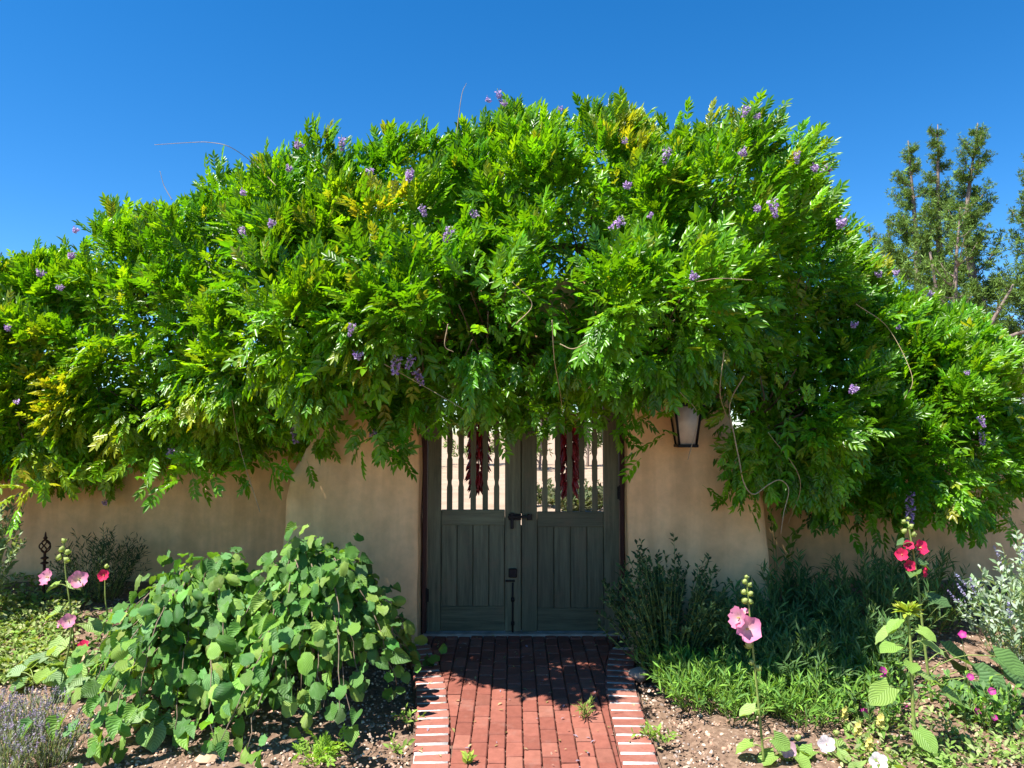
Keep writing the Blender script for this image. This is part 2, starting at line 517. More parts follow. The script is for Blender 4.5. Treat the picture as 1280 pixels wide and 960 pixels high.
full_bricks = []
pw, pl, jt = 0.0955, 0.158, 0.0055
for v in range(4):
    hw, hl = (pw - jt) / 2, (pl - 0.009) / 2
    j = [random.uniform(-0.0015, 0.0015) for _ in range(8)]
    q = [(-hw + j[0], 5 - hl + j[1]), (hw + j[2], 5 - hl + j[3]), (hw + j[4], 5 + hl + j[5]), (-hw + j[6], 5 + hl + j[7])]
    full_bricks.append(brick_piece(q, 0.0, M['brick'], bev=0.006)[0])
x_start = -0.32
for col in range(-4, 13):
    cx = x_start + (col + 0.5) * pw
    y = 3.2 + (0.5 * pl if col % 2 else 0.0) + random.uniform(-0.012, 0.012)
    while y < 6.28:
        y0, y1 = y + 0.0045, min(y + pl - 0.0045, 6.3)
        y += pl
        xa, xb = cx - pw / 2 + jt / 2, cx + pw / 2 - jt / 2
        La, Lb, Ra, Rb = xl(y0) + 0.003, xl(y1) + 0.003, xr(y0) - 0.003, xr(y1) - 0.003
        if max(xb - max(xa, La), xb - max(xa, Lb)) < 0.012 or max(min(xb, Ra) - xa, min(xb, Rb) - xa) < 0.012: continue
        dz = random.uniform(-0.0025, 0.003)
        if xa >= max(La, Lb) and xb <= min(Ra, Rb) and y1 - y0 > 0.14:
            o = link('brick', random.choice(full_bricks), None, path, (cx, (y0 + y1) / 2, float(gz(0, (y0 + y1) / 2)) + dz))
            o.rotation_euler = (random.gauss(0, 0.008), random.gauss(0, 0.010), random.gauss(0, 0.006))
        else:
            a0, a1 = max(xa, La), max(xa, Lb)
            b0, b1 = min(xb, Ra), min(xb, Rb)
            a0, a1 = min(a0, xb - 0.006), min(a1, xb - 0.006); b0, b1 = max(b0, xa + 0.006), max(b1, xa + 0.006)
            if b0 - a0 < 0.005 or b1 - a1 < 0.005: continue
            me, loc = brick_piece([(a0, y0), (b0, y0), (b1, y1), (a1, y1)], dz, M['brick'], bev=0.002)
            link('brick', me, None, path, loc)
for side in (-1, 1):
    y = 3.1
    while y < (5.74 if side < 0 else 5.66):
        w = 0.076 + random.uniform(-0.003, 0.003)
        f = xl if side < 0 else xr
        sl = (f(y + 0.1) - f(y - 0.1)) / 0.2
        ang = -math.atan(sl) * 0.85
        c, s = math.cos(-ang), math.sin(-ang)
        mid = f(y) + side * (0.1 + random.uniform(-0.006, 0.006))
        pts = [(-0.096, -w / 2), (0.096, -w / 2), (0.096, w / 2), (-0.096, w / 2)]
        pts = [(mid + p[0] * math.cos(ang) - p[1] * math.sin(ang), y + p[0] * math.sin(ang) + p[1] * math.cos(ang)) for p in pts]
        me, loc = brick_piece(pts, 0.0055 + random.uniform(-0.0025, 0.003), M['edge_brick'], bev=0.004)
        o = link('brick', me, None, path, loc)
        o.rotation_euler = (random.gauss(0.0, 0.012), random.gauss(0, 0.01), 0)
        y += 0.104
box('threshold', -0.70, 0.88, 5.955, 6.10, -0.05, 0.012, M['stone'], path, 0.006)

# ------------------------------------------------------------------ adobe walls
def adobe(name, outline, y0, y1, label, cat, voxel=0.03, smooth=7, curve=None):
    bm = bmesh.new()
    a = [bm.verts.new((p[0], y0, p[1])) for p in outline]
    b_ = [bm.verts.new((p[0], y1, p[1])) for p in outline]
    n = len(outline)
    bm.faces.new(a); bm.faces.new(b_[::-1])
    for i in range(n):
        j = (i + 1) % n
        bm.faces.new((a[j], a[i], b_[i], b_[j]))
    bmesh.ops.triangulate(bm, faces=bm.faces[:])
    bmesh.ops.recalc_face_normals(bm, faces=bm.faces[:])
    me = bpy.data.meshes.new(name); bm.to_mesh(me); bm.free()
    o = link(name, me, M['stucco'])
    r = o.modifiers.new('soft', 'REMESH'); r.mode = 'VOXEL'; r.voxel_size = voxel; r.use_smooth_shade = True
    s = o.modifiers.new('round', 'SMOOTH'); s.iterations = smooth; s.factor = 0.6
    tx = bpy.data.textures.new(name + '_hand', 'CLOUDS'); tx.noise_scale = 0.7
    d = o.modifiers.new('hand', 'DISPLACE'); d.texture = tx; d.strength = 0.045; d.mid_level = 0.5; d.texture_coords = 'LOCAL'
    return tag(o, label, cat)

GX0, GX1, GY = -0.685, 0.865, 6.0
ol = [(-1.78, -0.25), (-1.75, 0.6), (-1.72, 1.05), (-1.66, 1.28), (-1.52, 1.5), (-1.42, 2.0), (-1.30, 2.5), (-1.0, 2.75),
      (1.2, 2.78), (1.5, 2.5), (1.62, 2.0), (1.72, 1.5), (1.86, 1.26), (1.91, 1.05), (1.94, 0.6), (1.97, -0.25),
      (0.895, -0.25), (0.88, 2.06), (-0.70, 2.06), (-0.725, -0.25)]
portal = adobe('gate_portal', ol, 5.72, 6.32, 'tan adobe portal with rounded shoulders around the green double gate', 'wall', 0.028, 9)
adobe('garden_wall', [(-9.5, -0.3), (-1.5, -0.3), (-1.5, 1.62), (-9.5, 1.55)], 6.75, 7.1,
      'tan adobe garden wall behind the dark wispy bush and iron stake', 'wall', 0.04, 5)
adobe('garden_wall', [(1.65, -0.3), (8.5, -0.3), (8.5, 1.5), (1.65, 1.62)], 6.75, 7.1,
      'tan adobe garden wall behind the red hollyhock and blue mist shrub', 'wall', 0.04, 5)
# frame and lintel belong to the portal
box('door_post', GX0 - 0.02, GX0 + 0.012, 5.975, 6.12, 0.0, 2.10, M['redwood'], portal)
box('door_post', GX1 - 0.012, GX1 + 0.02, 5.975, 6.12, 0.0, 2.10, M['redwood'], portal)
box('lintel_beam', -0.98, 1.16, 5.70, 6.2, 2.075, 2.24, M['redwood_h'], portal, 0.012)
box('lintel_board', -0.80, 0.98, 5.60, 5.92, 2.243, 2.275, M['redwood_h'], portal, 0.006)

# ------------------------------------------------------------------ gate leaves
def baluster_mesh(h):
    zs = [0, 0.18, 0.205, 0.225, 0.25, 0.40, 0.42, 0.44, 0.46, 0.62, 0.64, 0.66, 0.68, h]
    ws = [22, 22, 16, 16, 22, 22, 16, 16, 22, 22, 16, 16, 22, 22]
    bm = bmesh.new()
    rings = []
    for z, w in zip(zs, ws):
        w = w / 1000
        rings.append([bm.verts.new(c) for c in ((-w, -0.009, z), (w, -0.009, z), (w, 0.009, z), (-w, 0.009, z))])
    for a, b_ in zip(rings[:-1], rings[1:]):
        for i in range(4):
            j = (i + 1) % 4
            bm.faces.new((a[i], a[j], b_[j], b_[i]))
    bm.faces.new(rings[0][::-1]); bm.faces.new(rings[-1])
    me = bpy.data.meshes.new('baluster'); bm.to_mesh(me); bm.free(); me.materials.append(M['green'])
    return me
bal = baluster_mesh(1.0)

def gate_leaf(x0, x1, s0, s1, dz, label):
    g = empty('wooden_gate', ((x0 + x1) / 2, GY, 0.012), label, 'gate', 'leaves of the double gate')
    y0, y1 = GY, GY + 0.045
    top = 2.04
    st_ = [box('stile', x0, x0 + s0, y0, y1, 0.02, top, M['green'], g), box('stile', x1 - s1, x1, y0 + 0.001, y1, 0.02, top, M['green'], g)]
    a, b_ = x0 + s0 + 0.0015, x1 - s1 - 0.0015
    box('bottom_rail', a, b_, y0 + 0.004, y1 - 0.003, 0.022, 0.215 + dz, M['green_h'], g)
    box('middle_rail', a, b_, y0 + 0.004, y1 - 0.003, 0.845 + dz, 0.965 + dz, M['green_h'], g)
    box('top_rail', a, b_, y0 + 0.004, y1 - 0.003, 1.92, top, M['green_h'], g)
    n = 4; w = (b_ - a) / n
    for i in range(n):
        box('plank', a + i * w + 0.002, a + (i + 1) * w - 0.002, y0 + 0.015, y1 - 0.012, 0.212 + dz, 0.848 + dz, M['green'], g, 0.004)
    box('backing_board', a - 0.01, b_ + 0.01, y1 + 0.001, y1 + 0.012, 0.1 + dz, 0.9 + dz, M['green'], g, 0.0)
    n = 5; pitch = (b_ - a) / (n + 0.35)
    for i in range(n):
        link('baluster', bal, None, g, (a + (i + 0.675) * pitch + random.gauss(0, 0.002), y0 + 0.022, 0.962 + dz))
    return g, st_
xm = (651.5 - 640) * GY / F_PX
gl, gl_st = gate_leaf(GX0 + 0.018, xm - 0.004, 0.105, 0.125, 0.0, 'green wooden gate leaf with the padlock hasp and long drop rod')
gr, gr_st = gate_leaf(xm + 0.003, GX1 - 0.018, 0.122, 0.122, -0.015, 'green wooden gate leaf without the drop rod, beside the wall lantern')
for z0, z1 in ((0.02, 0.84), (0.93, 2.03)):
    box('cover_strip', xm - 0.03, xm + 0.03, GY + 0.047, GY + 0.06, z0, z1, M['green'], gl, 0.002)
# slide bolt across the meeting stiles, hasp with padlock, drop rod, hinges
bm = bmesh.new()
box_bm(bm, -0.10, 0.0, GY - 0.012, GY - 0.001, 0.885, 0.935, 0.003)
box_bm(bm, -0.085, -0.06, GY - 0.03, GY - 0.012, 0.82, 0.945, 0.003)
box_bm(bm, -0.105, 0.085, GY - 0.032, GY - 0.013, 0.902, 0.922, 0.003)
me = bpy.data.meshes.new('slide_bolt'); bm.to_mesh(me); bm.free()
for v in me.vertices: v.co.x += xm - 0.0
link('slide_bolt', me, M['iron'], gl_st[1])
bm = bmesh.new()
box_bm(bm, xm + 0.045, xm + 0.085, GY - 0.036, GY - 0.001, 0.888, 0.935, 0.004)
me = bpy.data.meshes.new('bolt_keeper'); bm.to_mesh(me); bm.free()
link('bolt_keeper', me, M['iron'], gr_st[0])
bm = bmesh.new()
box_bm(bm, xm - 0.10, xm - 0.035, GY - 0.024, GY - 0.001, 0.44, 0.51, 0.006)
box_bm(bm, xm - 0.125, xm - 0.05, GY - 0.014, GY - 0.002, 0.405, 0.42, 0.003)
me = bpy.data.meshes.new('hasp'); bm.to_mesh(me); bm.free()
link('hasp', me, M['iron'], gl_st[1])
rod = [np.array([xm - 0.068, GY - 0.012, z]) for z in (0.40, 0.30, 0.2, 0.1, 0.018)]
link('drop_rod', tubes_mesh('drop_rod', [(rod, 0.007), ([np.array([xm - 0.068, GY - 0.010, 0.285]), np.array([xm - 0.068, GY - 0.010, 0.255])], 0.014),
     ([np.array([xm - 0.068, GY - 0.010, 0.10]), np.array([xm - 0.068, GY - 0.010, 0.075])], 0.014)], 8), M['iron'], gl)
for x, z, par in ((GX0 + 0.01, 0.30, gl), (GX0 + 0.01, 1.7, gl), (GX1 - 0.01, 1.10, gr), (GX1 - 0.01, 0.3, gr)):
    bm = bmesh.new()
    box_bm(bm, x - 0.022, x + 0.022, GY - 0.012, GY - 0.002, z - 0.05, z + 0.05, 0.003)
    box_bm(bm, x - 0.009, x + 0.009, GY - 0.024, GY - 0.006, z - 0.06, z + 0.06, 0.003)
    me = bpy.data.meshes.new('hinge'); bm.to_mesh(me); bm.free()
    link('hinge', me, M['iron'], gl_st[0] if par is gl else gr_st[1])

# ------------------------------------------------------------------ chili ristras
def chili_t():
    V, F = [], []
    prof = [(0.0, 0.10), (0.1, 0.16), (0.45, 0.14), (0.8, 0.07), (1.0, 0.01)]
    k = 5
    for s, r in prof:
        for j in range(k):
            a = 2 * PI * j / k
            V.append((r * math.cos(a) + 0.10 * s * s, s, r * math.sin(a)))
    for i in range(len(prof) - 1):
        for j in range(k):
            F.append((i * k + j, i * k + (j + 1) % k, (i + 1) * k + (j + 1) % k, (i + 1) * k + j))
    return T(V, F)
CH = chili_t()
for px, zb, zt, lab in ((598, 1.05, 1.86, 'red chili string behind the gate leaf with the drop rod'),
                        (711, 1.04, 1.80, 'red chili string behind the gate leaf beside the lantern')):
    x = (px - 640) * 6.13 / F_PX
    r_ = empty('chili_ristra', (x, 6.13, zb), lab, 'ristra', 'chili strings behind the gate')
    n = 300
    s = Soup()
    t = rng.random(n); a = rng.random(n) * 2 * PI
    z = zt - 0.06 - t * (zt - zb - 0.12)
    wid = 0.034 + 0.022 * np.sin(np.clip(t, 0, 1) * PI)
    P = np.stack([x + wid * np.cos(a), 6.13 + wid * np.sin(a), z], -1)
    d = np.stack([np.cos(a) * 0.55, np.sin(a) * 0.55, -0.9 + 0.25 * rng.standard_normal(n)], -1)
    tint = np.array([0.24, 0.014, 0.018]) * (0.5 + 0.9 * rng.random((n, 1)))
    s.add(CH, P, frames(d, np.stack([np.sin(a), -np.cos(a), 0 * a], -1)), 0.075 + 0.025 * rng.random(n), tint)
    link('chili_bundle', s.mesh('chili_bundle', True), M['chili'], r_, kind='stuff')
    link('hanging_string', tubes_mesh('hanging_string', [([np.array([x, 6.13, zb + 0.1]), np.array([x, 6.13, zt]), np.array([x, 6.13, 2.08])], 0.005)], 5), M['string'], r_)

# ------------------------------------------------------------------ wall lantern
def lantern():
    p = at(857, 528, 5.56)
    x, y = p[0], 5.56
    zt, zb = at(857, 508, 5.56)[2], at(857, 556, 5.56)[2]
    L = empty('wall_lantern', (x, y, zb), 'dark bronze wall lantern with frosted panes under the vine', 'lantern')
    wt, wb = 0.097, 0.062
    # frame: four tapered corner bars, bottom tray, top rim, roof
    for sx in (-1, 1):
        for sy in (-1, 1):
            s = Soup()
            V, F = tube([np.array([x + sx * wb, y + sy * wb, zb]), np.array([x + sx * wt, y + sy * wt, zt])], 0.0085, 4)
            s.raw(V, F)
            link('corner_bar', s.mesh('corner_bar'), M['iron'], L)
    box('base_tray', x - wb - 0.014, x + wb + 0.014, y - wb - 0.014, y + wb + 0.014, zb - 0.018, zb + 0.004, M['iron'], L)
    bm = bmesh.new()
    box_bm(bm, x - wt - 0.02, x + wt + 0.02, y - wt - 0.02, y + wt + 0.02, zt - 0.004, zt + 0.016, 0.003)
    bot = [bm.verts.new((x + a * (wt + 0.012), y + b * (wt + 0.012), zt + 0.016)) for a, b in ((-1, -1), (1, -1), (1, 1), (-1, 1))]
    tp = [bm.verts.new((x + a * 0.035, y + b * 0.035, zt + 0.085)) for a, b in ((-1, -1), (1, -1), (1, 1), (-1, 1))]
    for i in range(4): bm.faces.new((bot[i], bot[(i + 1) % 4], tp[(i + 1) % 4], tp[i]))
    bm.faces.new(tp)
    me = bpy.data.meshes.new('roof_cap'); bm.to_mesh(me); bm.free()
    link('roof_cap', me, M['iron'], L)
    for k in range(4):
        a = k * PI / 2
        R = Matrix.Rotation(a, 3, 'Z')
        q = []
        for dx, w, z in ((-1, wb - 0.006, zb + 0.004), (1, wb - 0.006, zb + 0.004), (1, wt - 0.006, zt - 0.004), (-1, wt - 0.006, zt - 0.004)):
            for off in (0.0, 0.005):
                v = R @ Vector((dx * w, -(wb if z < zb + 0.1 else wt) + 0.004 + off, 0))
                q.append((x + v.x, y + v.y, z))
        F = [(0, 2, 4, 6), (1, 7, 5, 3), (0, 1, 3, 2), (2, 3, 5, 4), (4, 5, 7, 6), (6, 7, 1, 0)]
        link('pane', mesh('pane', q, [i for f in F for i in f], [4] * 6), M['frost'], L)
    plate = box('back_plate', x - 0.05, x + 0.05, 5.705, 5.76, zt - 0.03, zt + 0.16, M['iron'], L, 0.008)
    arm = spline([(x, y, zt + 0.08), (x, y + 0.02, zt + 0.13), (x, y + 0.09, zt + 0.14), (x, 5.745, zt + 0.06)], 14)
    link('bracket_arm', tubes_mesh('bracket_arm', [(arm, 0.011)], 8), M['iron'], plate)
lantern()

# ------------------------------------------------------------------ leaf templates
def leaflet(base, ang, L, w, fold=0.25, droop=0.15, z0=0.0):
    """six points folded along the midrib, in the plane of a frond (y forward)"""
    ca, sa = math.cos(ang), math.sin(ang)
    loc = [(0, 0, 0), (-w * 0.42, L * 0.32, fold * w * 0.5), (-w * 0.34, L * 0.68, fold * w * 0.35 - droop * L * 0.4), (0, L, -droop * L),
           (w * 0.34, L * 0.68, fold * w * 0.35 - droop * L * 0.4), (w * 0.42, L * 0.32, fold * w * 0.5)]
    V = [(base[0] + x * ca + y * sa, base[1] - x * sa + y * ca, base[2] + z + z0) for x, y, z in loc]
    return V, [(0, 3, 2, 1), (0, 5, 4, 3)]

def frond(seed, pairs=5, droop=0.35):
    r = random.Random(seed)
    V, F, mul = [], [], []
    def add(v, f, m):
        o = len(V); V.extend(v); F.extend([tuple(i + o for i in q) for q in f]); mul.extend([m] * len(v))
    side = r.uniform(-0.12, 0.12)
    def pos(s): return (side * s * s, s * (1 - 0.12 * s), -droop * s * s)
    for k in range(2):
        a, b_ = pos(k / 2), pos((k + 1) / 2)
        w = 0.007
        add([(a[0] - w, a[1], a[2]), (a[0] + w, a[1], a[2]), (b_[0] + w, b_[1], b_[2]), (b_[0] - w, b_[1], b_[2])], [(0, 1, 2, 3)], (1.1, 1.0, 0.8))
    for i in range(pairs):
        s = 0.22 + 0.66 * i / (pairs - 1)
        for sg in (-1, 1):
            b_ = pos(s + r.uniform(-0.02, 0.02))
            L = (0.345 - 0.05 * abs(i - pairs * 0.45) / pairs * 2) * r.uniform(0.85, 1.12)
            v, f = leaflet(b_, sg * math.radians(r.uniform(30, 54)), L, L * r.uniform(0.40, 0.52), r.uniform(0.15, 0.6), r.uniform(-0.05, 0.35))
            m = r.uniform(0.82, 1.18)
            add(v, f, (m * r.uniform(0.92, 1.1), m, m))
    v, f = leaflet(pos(0.95), r.uniform(-0.2, 0.2), 0.36, 0.16, 0.3, 0.2)
    add(v, f, (1.05, 1.05, 1.0))
    return T(V, F, None, mul)
FROND_IN = [frond(20 + i, 3, 0.1 + 0.1 * i) for i in range(4)]
FROND = [frond(i, 5 if i % 2 else 4, -0.04 + 0.07 * (i % 5)) for i in range(8)]

def blade(L, w, n=4, droop=0.2, fold=0.2):
    """a single narrow leaf"""
    V, F, uv = [], [], []
    for i in range(n + 1):
        s = i / n
        ww = w * math.sin(PI * min(1, (s * 0.92 + 0.06))) ** 0.8
        V += [(-ww, L * s, -droop * L * s * s + fold * ww), (0, L * s, -droop * L * s * s), (ww, L * s, -droop * L * s * s + fold * ww)]
        uv += [(-1, s), (0, s), (1, s)]
    for i in range(n):
        a = 3 * i
        F += [(a, a + 1, a + 4, a + 3), (a + 1, a + 2, a + 5, a + 4)]
    return T(V, F, uv)
BLADE = [blade(1, 0.085, 2, d, 0.5) for d in (0.05, 0.2, 0.4)]
OVATE = [blade(1, 0.24, 2, d, 0.35) for d in (0.05, 0.2, 0.35)]

def broad(seed, width=0.42, crinkle=0.035, droop=0.35, heart=0.0, cup=0.12, nl=6, nw=4, rnd=0.28, fold=0.0):
    """broad crinkled leaf; stalk end at origin, tip along +y"""
    r = random.Random(seed)
    V, F, uv = [], [], []
    for i in range(nl + 1):
        s = i / nl
        prof = (math.sin(PI * min(1.0, s * 0.93 + 0.05)) ** 0.62) * (1 - rnd * s)
        if i == nl: prof = 0.02
        for j in range(nw + 1):
            u = -1 + 2 * j / nw
            hw = width * prof * (1 + r.uniform(-0.05, 0.05))
            y = s - (heart * abs(u) ** 1.3 * max(0, 1 - s * 2.2))
            if i == 0 and heart: hw = width * 0.62
            z = -droop * s * s + cup * abs(u) ** 1.5 * hw * 2 - cup * 0.8 * hw + r.uniform(-crinkle, crinkle) + 0.03 * math.sin(s * 14 + abs(u) * 3) * (0.3 + abs(u)) + fold * abs(u) * hw * 2 + (0.035 * math.sin(s * 21 + seed) * abs(u) if fold else 0)
            V.append((u * hw, y, z)); uv.append((u, s))
    for i in range(nl):
        for j in range(nw):
            a = i * (nw + 1) + j
            F.append((a, a + 1, a + nw + 2, a + nw + 1))
    # stalk
    o = len(V)
    V += [(-0.012, -0.3, 0.05), (0.012, -0.3, 0.05), (0.012, 0.03, -0.005), (-0.012, 0.03, -0.005)]; uv += [(0, 0)] * 4
    F.append((o, o + 1, o + 2, o + 3))
    return T(V, F, uv)
HAZEL = [broad(40 + i, 0.46 + 0.02 * (i % 3), 0.04, 0.15 + 0.2 * (i % 4), 0.07, (0.2, -0.1, 0.3, 0.05)[i % 4], nl=7, rnd=0.06, fold=(-0.2, 0.15, 0.3, -0.35)[i % 4]) for i in range(8)]
HEART = [broad(70 + i, 0.47, 0.012, 0.18 + 0.1 * (i % 3), 0.16, 0.10) for i in range(4)]
ROUND = [broad(90 + i, 0.56, 0.045, 0.22, 0.2, 0.25) for i in range(4)]

def jit(c, n, v=0.18, h=0.08):
    c = np.asarray(c, float)
    return c * (1 + v * rng.standard_normal((n, 1))).clip(0.45, 1.7) * (1 + h * rng.standard_normal((n, 3))).clip(0.7, 1.4)

def part_leaves(parent, tps, P, R, s, tints, mt, name='leaf'):
    """leaves that can be picked apart: objects of their own sharing a few meshes"""
    bank = {}
    n = len(P)
    cl = rng.integers(0, len(tints), n) if not isinstance(tints, tuple) else tints[1]
    pal = tints if not isinstance(tints, tuple) else tints[0]
    off = Vector((0, 0, 0)); q = parent
    while q is not None:
        off += q.location; q = q.parent
    for i in range(n):
        k = (int(rng.integers(0, len(tps))), int(cl[i]))
        if k not in bank:
            so_ = Soup(); so_.add(tps[k[0]], np.zeros((1, 3)), np.eye(3)[None], 1.0, np.asarray(pal[k[1]])[None])
            bank[k] = so_.mesh(name, len(tps[0].V) > 45 and tps is not FROND)
            bank[k].materials.append(mt)
        o = bpy.data.objects.new(name, bank[k]); C.objects.link(o)
        o.parent = parent
        m = Matrix(R[i].tolist()).to_4x4() @ Matrix.Diagonal((s[i], s[i], s[i], 1))
        m.translation = Vector(P[i].tolist()) - off
        o.matrix_basis = m

# ------------------------------------------------------------------ the wisteria over the portal
LOBES = np.array([  # centre x y z, radii
    (-0.95, 5.95, 2.75, 1.20, 1.15, 0.93), (0.40, 5.95, 2.85, 1.25, 1.20, 1.03), (1.42, 5.85, 2.80, 0.92, 1.15, 1.02),
    (-2.00, 6.20, 2.60, 1.05, 0.90, 0.95), (-3.05, 6.45, 2.38, 1.00, 0.80, 0.87), (-4.05, 6.50, 2.14, 0.95, 0.75, 0.78), (-5.2, 6.6, 1.8, 1.0, 0.7, 0.7),
    (2.95, 6.65, 2.05, 0.80, 0.70, 0.83), (3.62, 6.55, 1.68, 0.55, 0.70, 0.88),
    (-2.80, 6.15, 1.90, 1.00, 0.55, 0.45), (-3.9, 6.25, 1.72, 0.75, 0.50, 0.42), (-4.9, 6.3, 1.55, 0.7, 0.5, 0.42), (-1.60, 5.60, 2.08, 0.80, 0.55, 0.45), (-1.15, 4.95, 2.28, 0.55, 0.45, 0.38), (-0.45, 4.72, 2.32, 0.75, 0.50, 0.40),
    (0.70, 4.70, 2.38, 0.80, 0.48, 0.40), (1.35, 5.2, 2.36, 0.5, 0.5, 0.40), (1.95, 5.45, 1.85, 0.46, 0.42, 0.58), (2.55, 6.0, 1.60, 0.55, 0.5, 0.58),
    (3.25, 6.05, 1.55, 0.55, 0.5, 0.66), (2.42, 6.35, 2.5, 0.5, 0.65, 0.85), (-3.4, 6.7, 1.9, 1.3, 0.35, 0.6), (-1.9, 6.6, 2.1, 0.8, 0.35, 0.7), (0.1, 6.5, 2.9, 1.6, 0.4, 0.5)])
def implicit(P, L, skip=None):
    """signed-ish distance to the union of ellipsoids"""
    P = np.atleast_2d(P)
    best = np.full(len(P), 9.0)
    for i, l in enumerate(L):
        if skip is not None and i == skip: continue
        q = np.linalg.norm((P - l[:3]) / l[3:], axis=1)
        best = np.minimum(best, (q - 1) * l[3:].min())
    return best
sub = []
area = (LOBES[:, 3] * LOBES[:, 4] * LOBES[:, 5]) ** (2 / 3)
while len(sub) < 900:
    i = int(rng.choice(len(LOBES), p=area / area.sum()))
    u = norm(rng.standard_normal((1, 3)))[0]
    if u[1] > 0.55 and rng.random() < 0.75: continue
    p = LOBES[i, :3] + u * LOBES[i, 3:]
    if implicit(p, LOBES, i)[0] < -0.03: continue
    if p[2] < 0.95: continue
    nrm = norm((u / LOBES[i, 3:])[None])[0]
    if nrm[2] < -0.45 and rng.random() < 0.5: continue
    r = rng.uniform(0.11, 0.25)
    sub.append((*(p + nrm * rng.uniform(-0.16, 0.07)), r, r, r * rng.uniform(0.8, 1.25), *nrm))
sub = np.array(sub)

PX_YEL = np.array([(395, 300, 30), (470, 265, 45), (430, 390, 45), (245, 520, 40), (50, 480, 60), (40, 590, 40), (455, 440, 30), (330, 490, 30), (500, 250, 25),
                   (1170, 330, 35), (1100, 335, 30), (780, 185, 35), (900, 150, 30), (560, 130, 30), (130, 545, 40), (370, 290, 20), (60, 500, 50), (150, 410, 30)])
SUNV = np.array(SUN_TO)
FP, FD, FN, FS, FT, FI = [], [], [], [], [], []
INNER = [0]
def add_fronds(P, d, n_, s, tint):
    FP.append(P); FD.append(d); FN.append(n_); FS.append(s); FT.append(tint); FI.append(np.full(len(P), INNER[0]))
BASE = np.array([0.112, 0.31, 0.010])
for s_ in sub:
    c, r, nrm = s_[:3], s_[3:6], s_[6:9]
    k = int(42 * (r[0] / 0.18) ** 1.6)
    u = norm(rng.standard_normal((k, 3)) + nrm * 0.9 + np.array([0, 0, 0.25]))
    P = c + u * r * rng.uniform(0.15, 0.8, (k, 1))
    low = max(0.0, -nrm[2] * 1.5)
    upr = rng.uniform(0.55, 1.0) * (1 - min(1.0, low))          # most shoots stand up, the lowest hang
    d = norm(u * 0.62 + nrm * 0.30 + np.array([0, -0.08, 0.15 + 0.70 * upr - 1.2 * low]) + 0.26 * rng.standard_normal((k, 3)))
    d = norm(d - 0.26 * (d @ SUNV)[:, None] * SUNV)
    n_ = norm(SUNV * 0.85 + nrm * 0.30 + np.array([0, -0.15, 0]) + 0.36 * rng.standard_normal((k, 3)))
    hue = rng.normal(0, 1)
    t = jit(BASE * (1 + 0.12 * hue) * np.array([1 + 0.10 * hue, 1, 1]), k, 0.16, 0.06)
    add_fronds(P, d, n_, rng.uniform(0.10, 0.18, k), t)
INNER[0] = 1
# inner leaves that fill the crown behind the outer shoots
for i, l in enumerate(LOBES):
    k = int(800 * area[i])
    u = norm(rng.standard_normal((k, 3)))
    u = u[(u[:, 1] < 0.7)]
    P = l[:3] + u * l[3:] * rng.uniform(0.55, 0.97, (len(u), 1))
    keep = implicit(P, LOBES, i) > -0.25
    P, u = P[keep], u[keep]; k = len(P)
    if not k: continue
    d = norm(u + np.array([0, -0.1, -0.15]) + 0.5 * rng.standard_normal((k, 3)))
    add_fronds(P, d, norm(np.array([0, -0.4, 0.7]) + 0.5 * rng.standard_normal((k, 3))), rng.uniform(0.16, 0.26, k), jit(BASE, k))
# old leaves deep inside, on and before the masonry
def fill_box(x0, x1, y0, y1, z0, z1, k):
    P = np.stack([rng.uniform(x0, x1, k), rng.uniform(y0, y1, k), rng.uniform(z0, z1, k)], -1)
    P = P[implicit(P, LOBES) < 0.02]; k = len(P)
    d = norm(np.array([0, -0.5, -0.1]) + 0.7 * rng.standard_normal((k, 3)))
    add_fronds(P, d, norm(np.array([0, -0.5, 0.7]) + 0.5 * rng.standard_normal((k, 3))), rng.uniform(0.2, 0.3, k), jit(BASE, k))
fill_box(-1.8, 2.3, 5.15, 5.66, 2.1, 3.2, 2600)
fill_box(-1.75, 1.2, 4.4, 5.3, 1.95, 2.75, 1500)
fill_box(-2.6, 2.4, 5.6, 6.7, 2.75, 3.6, 2600)
fill_box(-5.2, -1.4, 6.0, 6.7, 1.5, 2.9, 3000)
fill_box(1.7, 4.0, 5.9, 6.7, 1.4, 2.8, 2000)
INNER[0] = 0
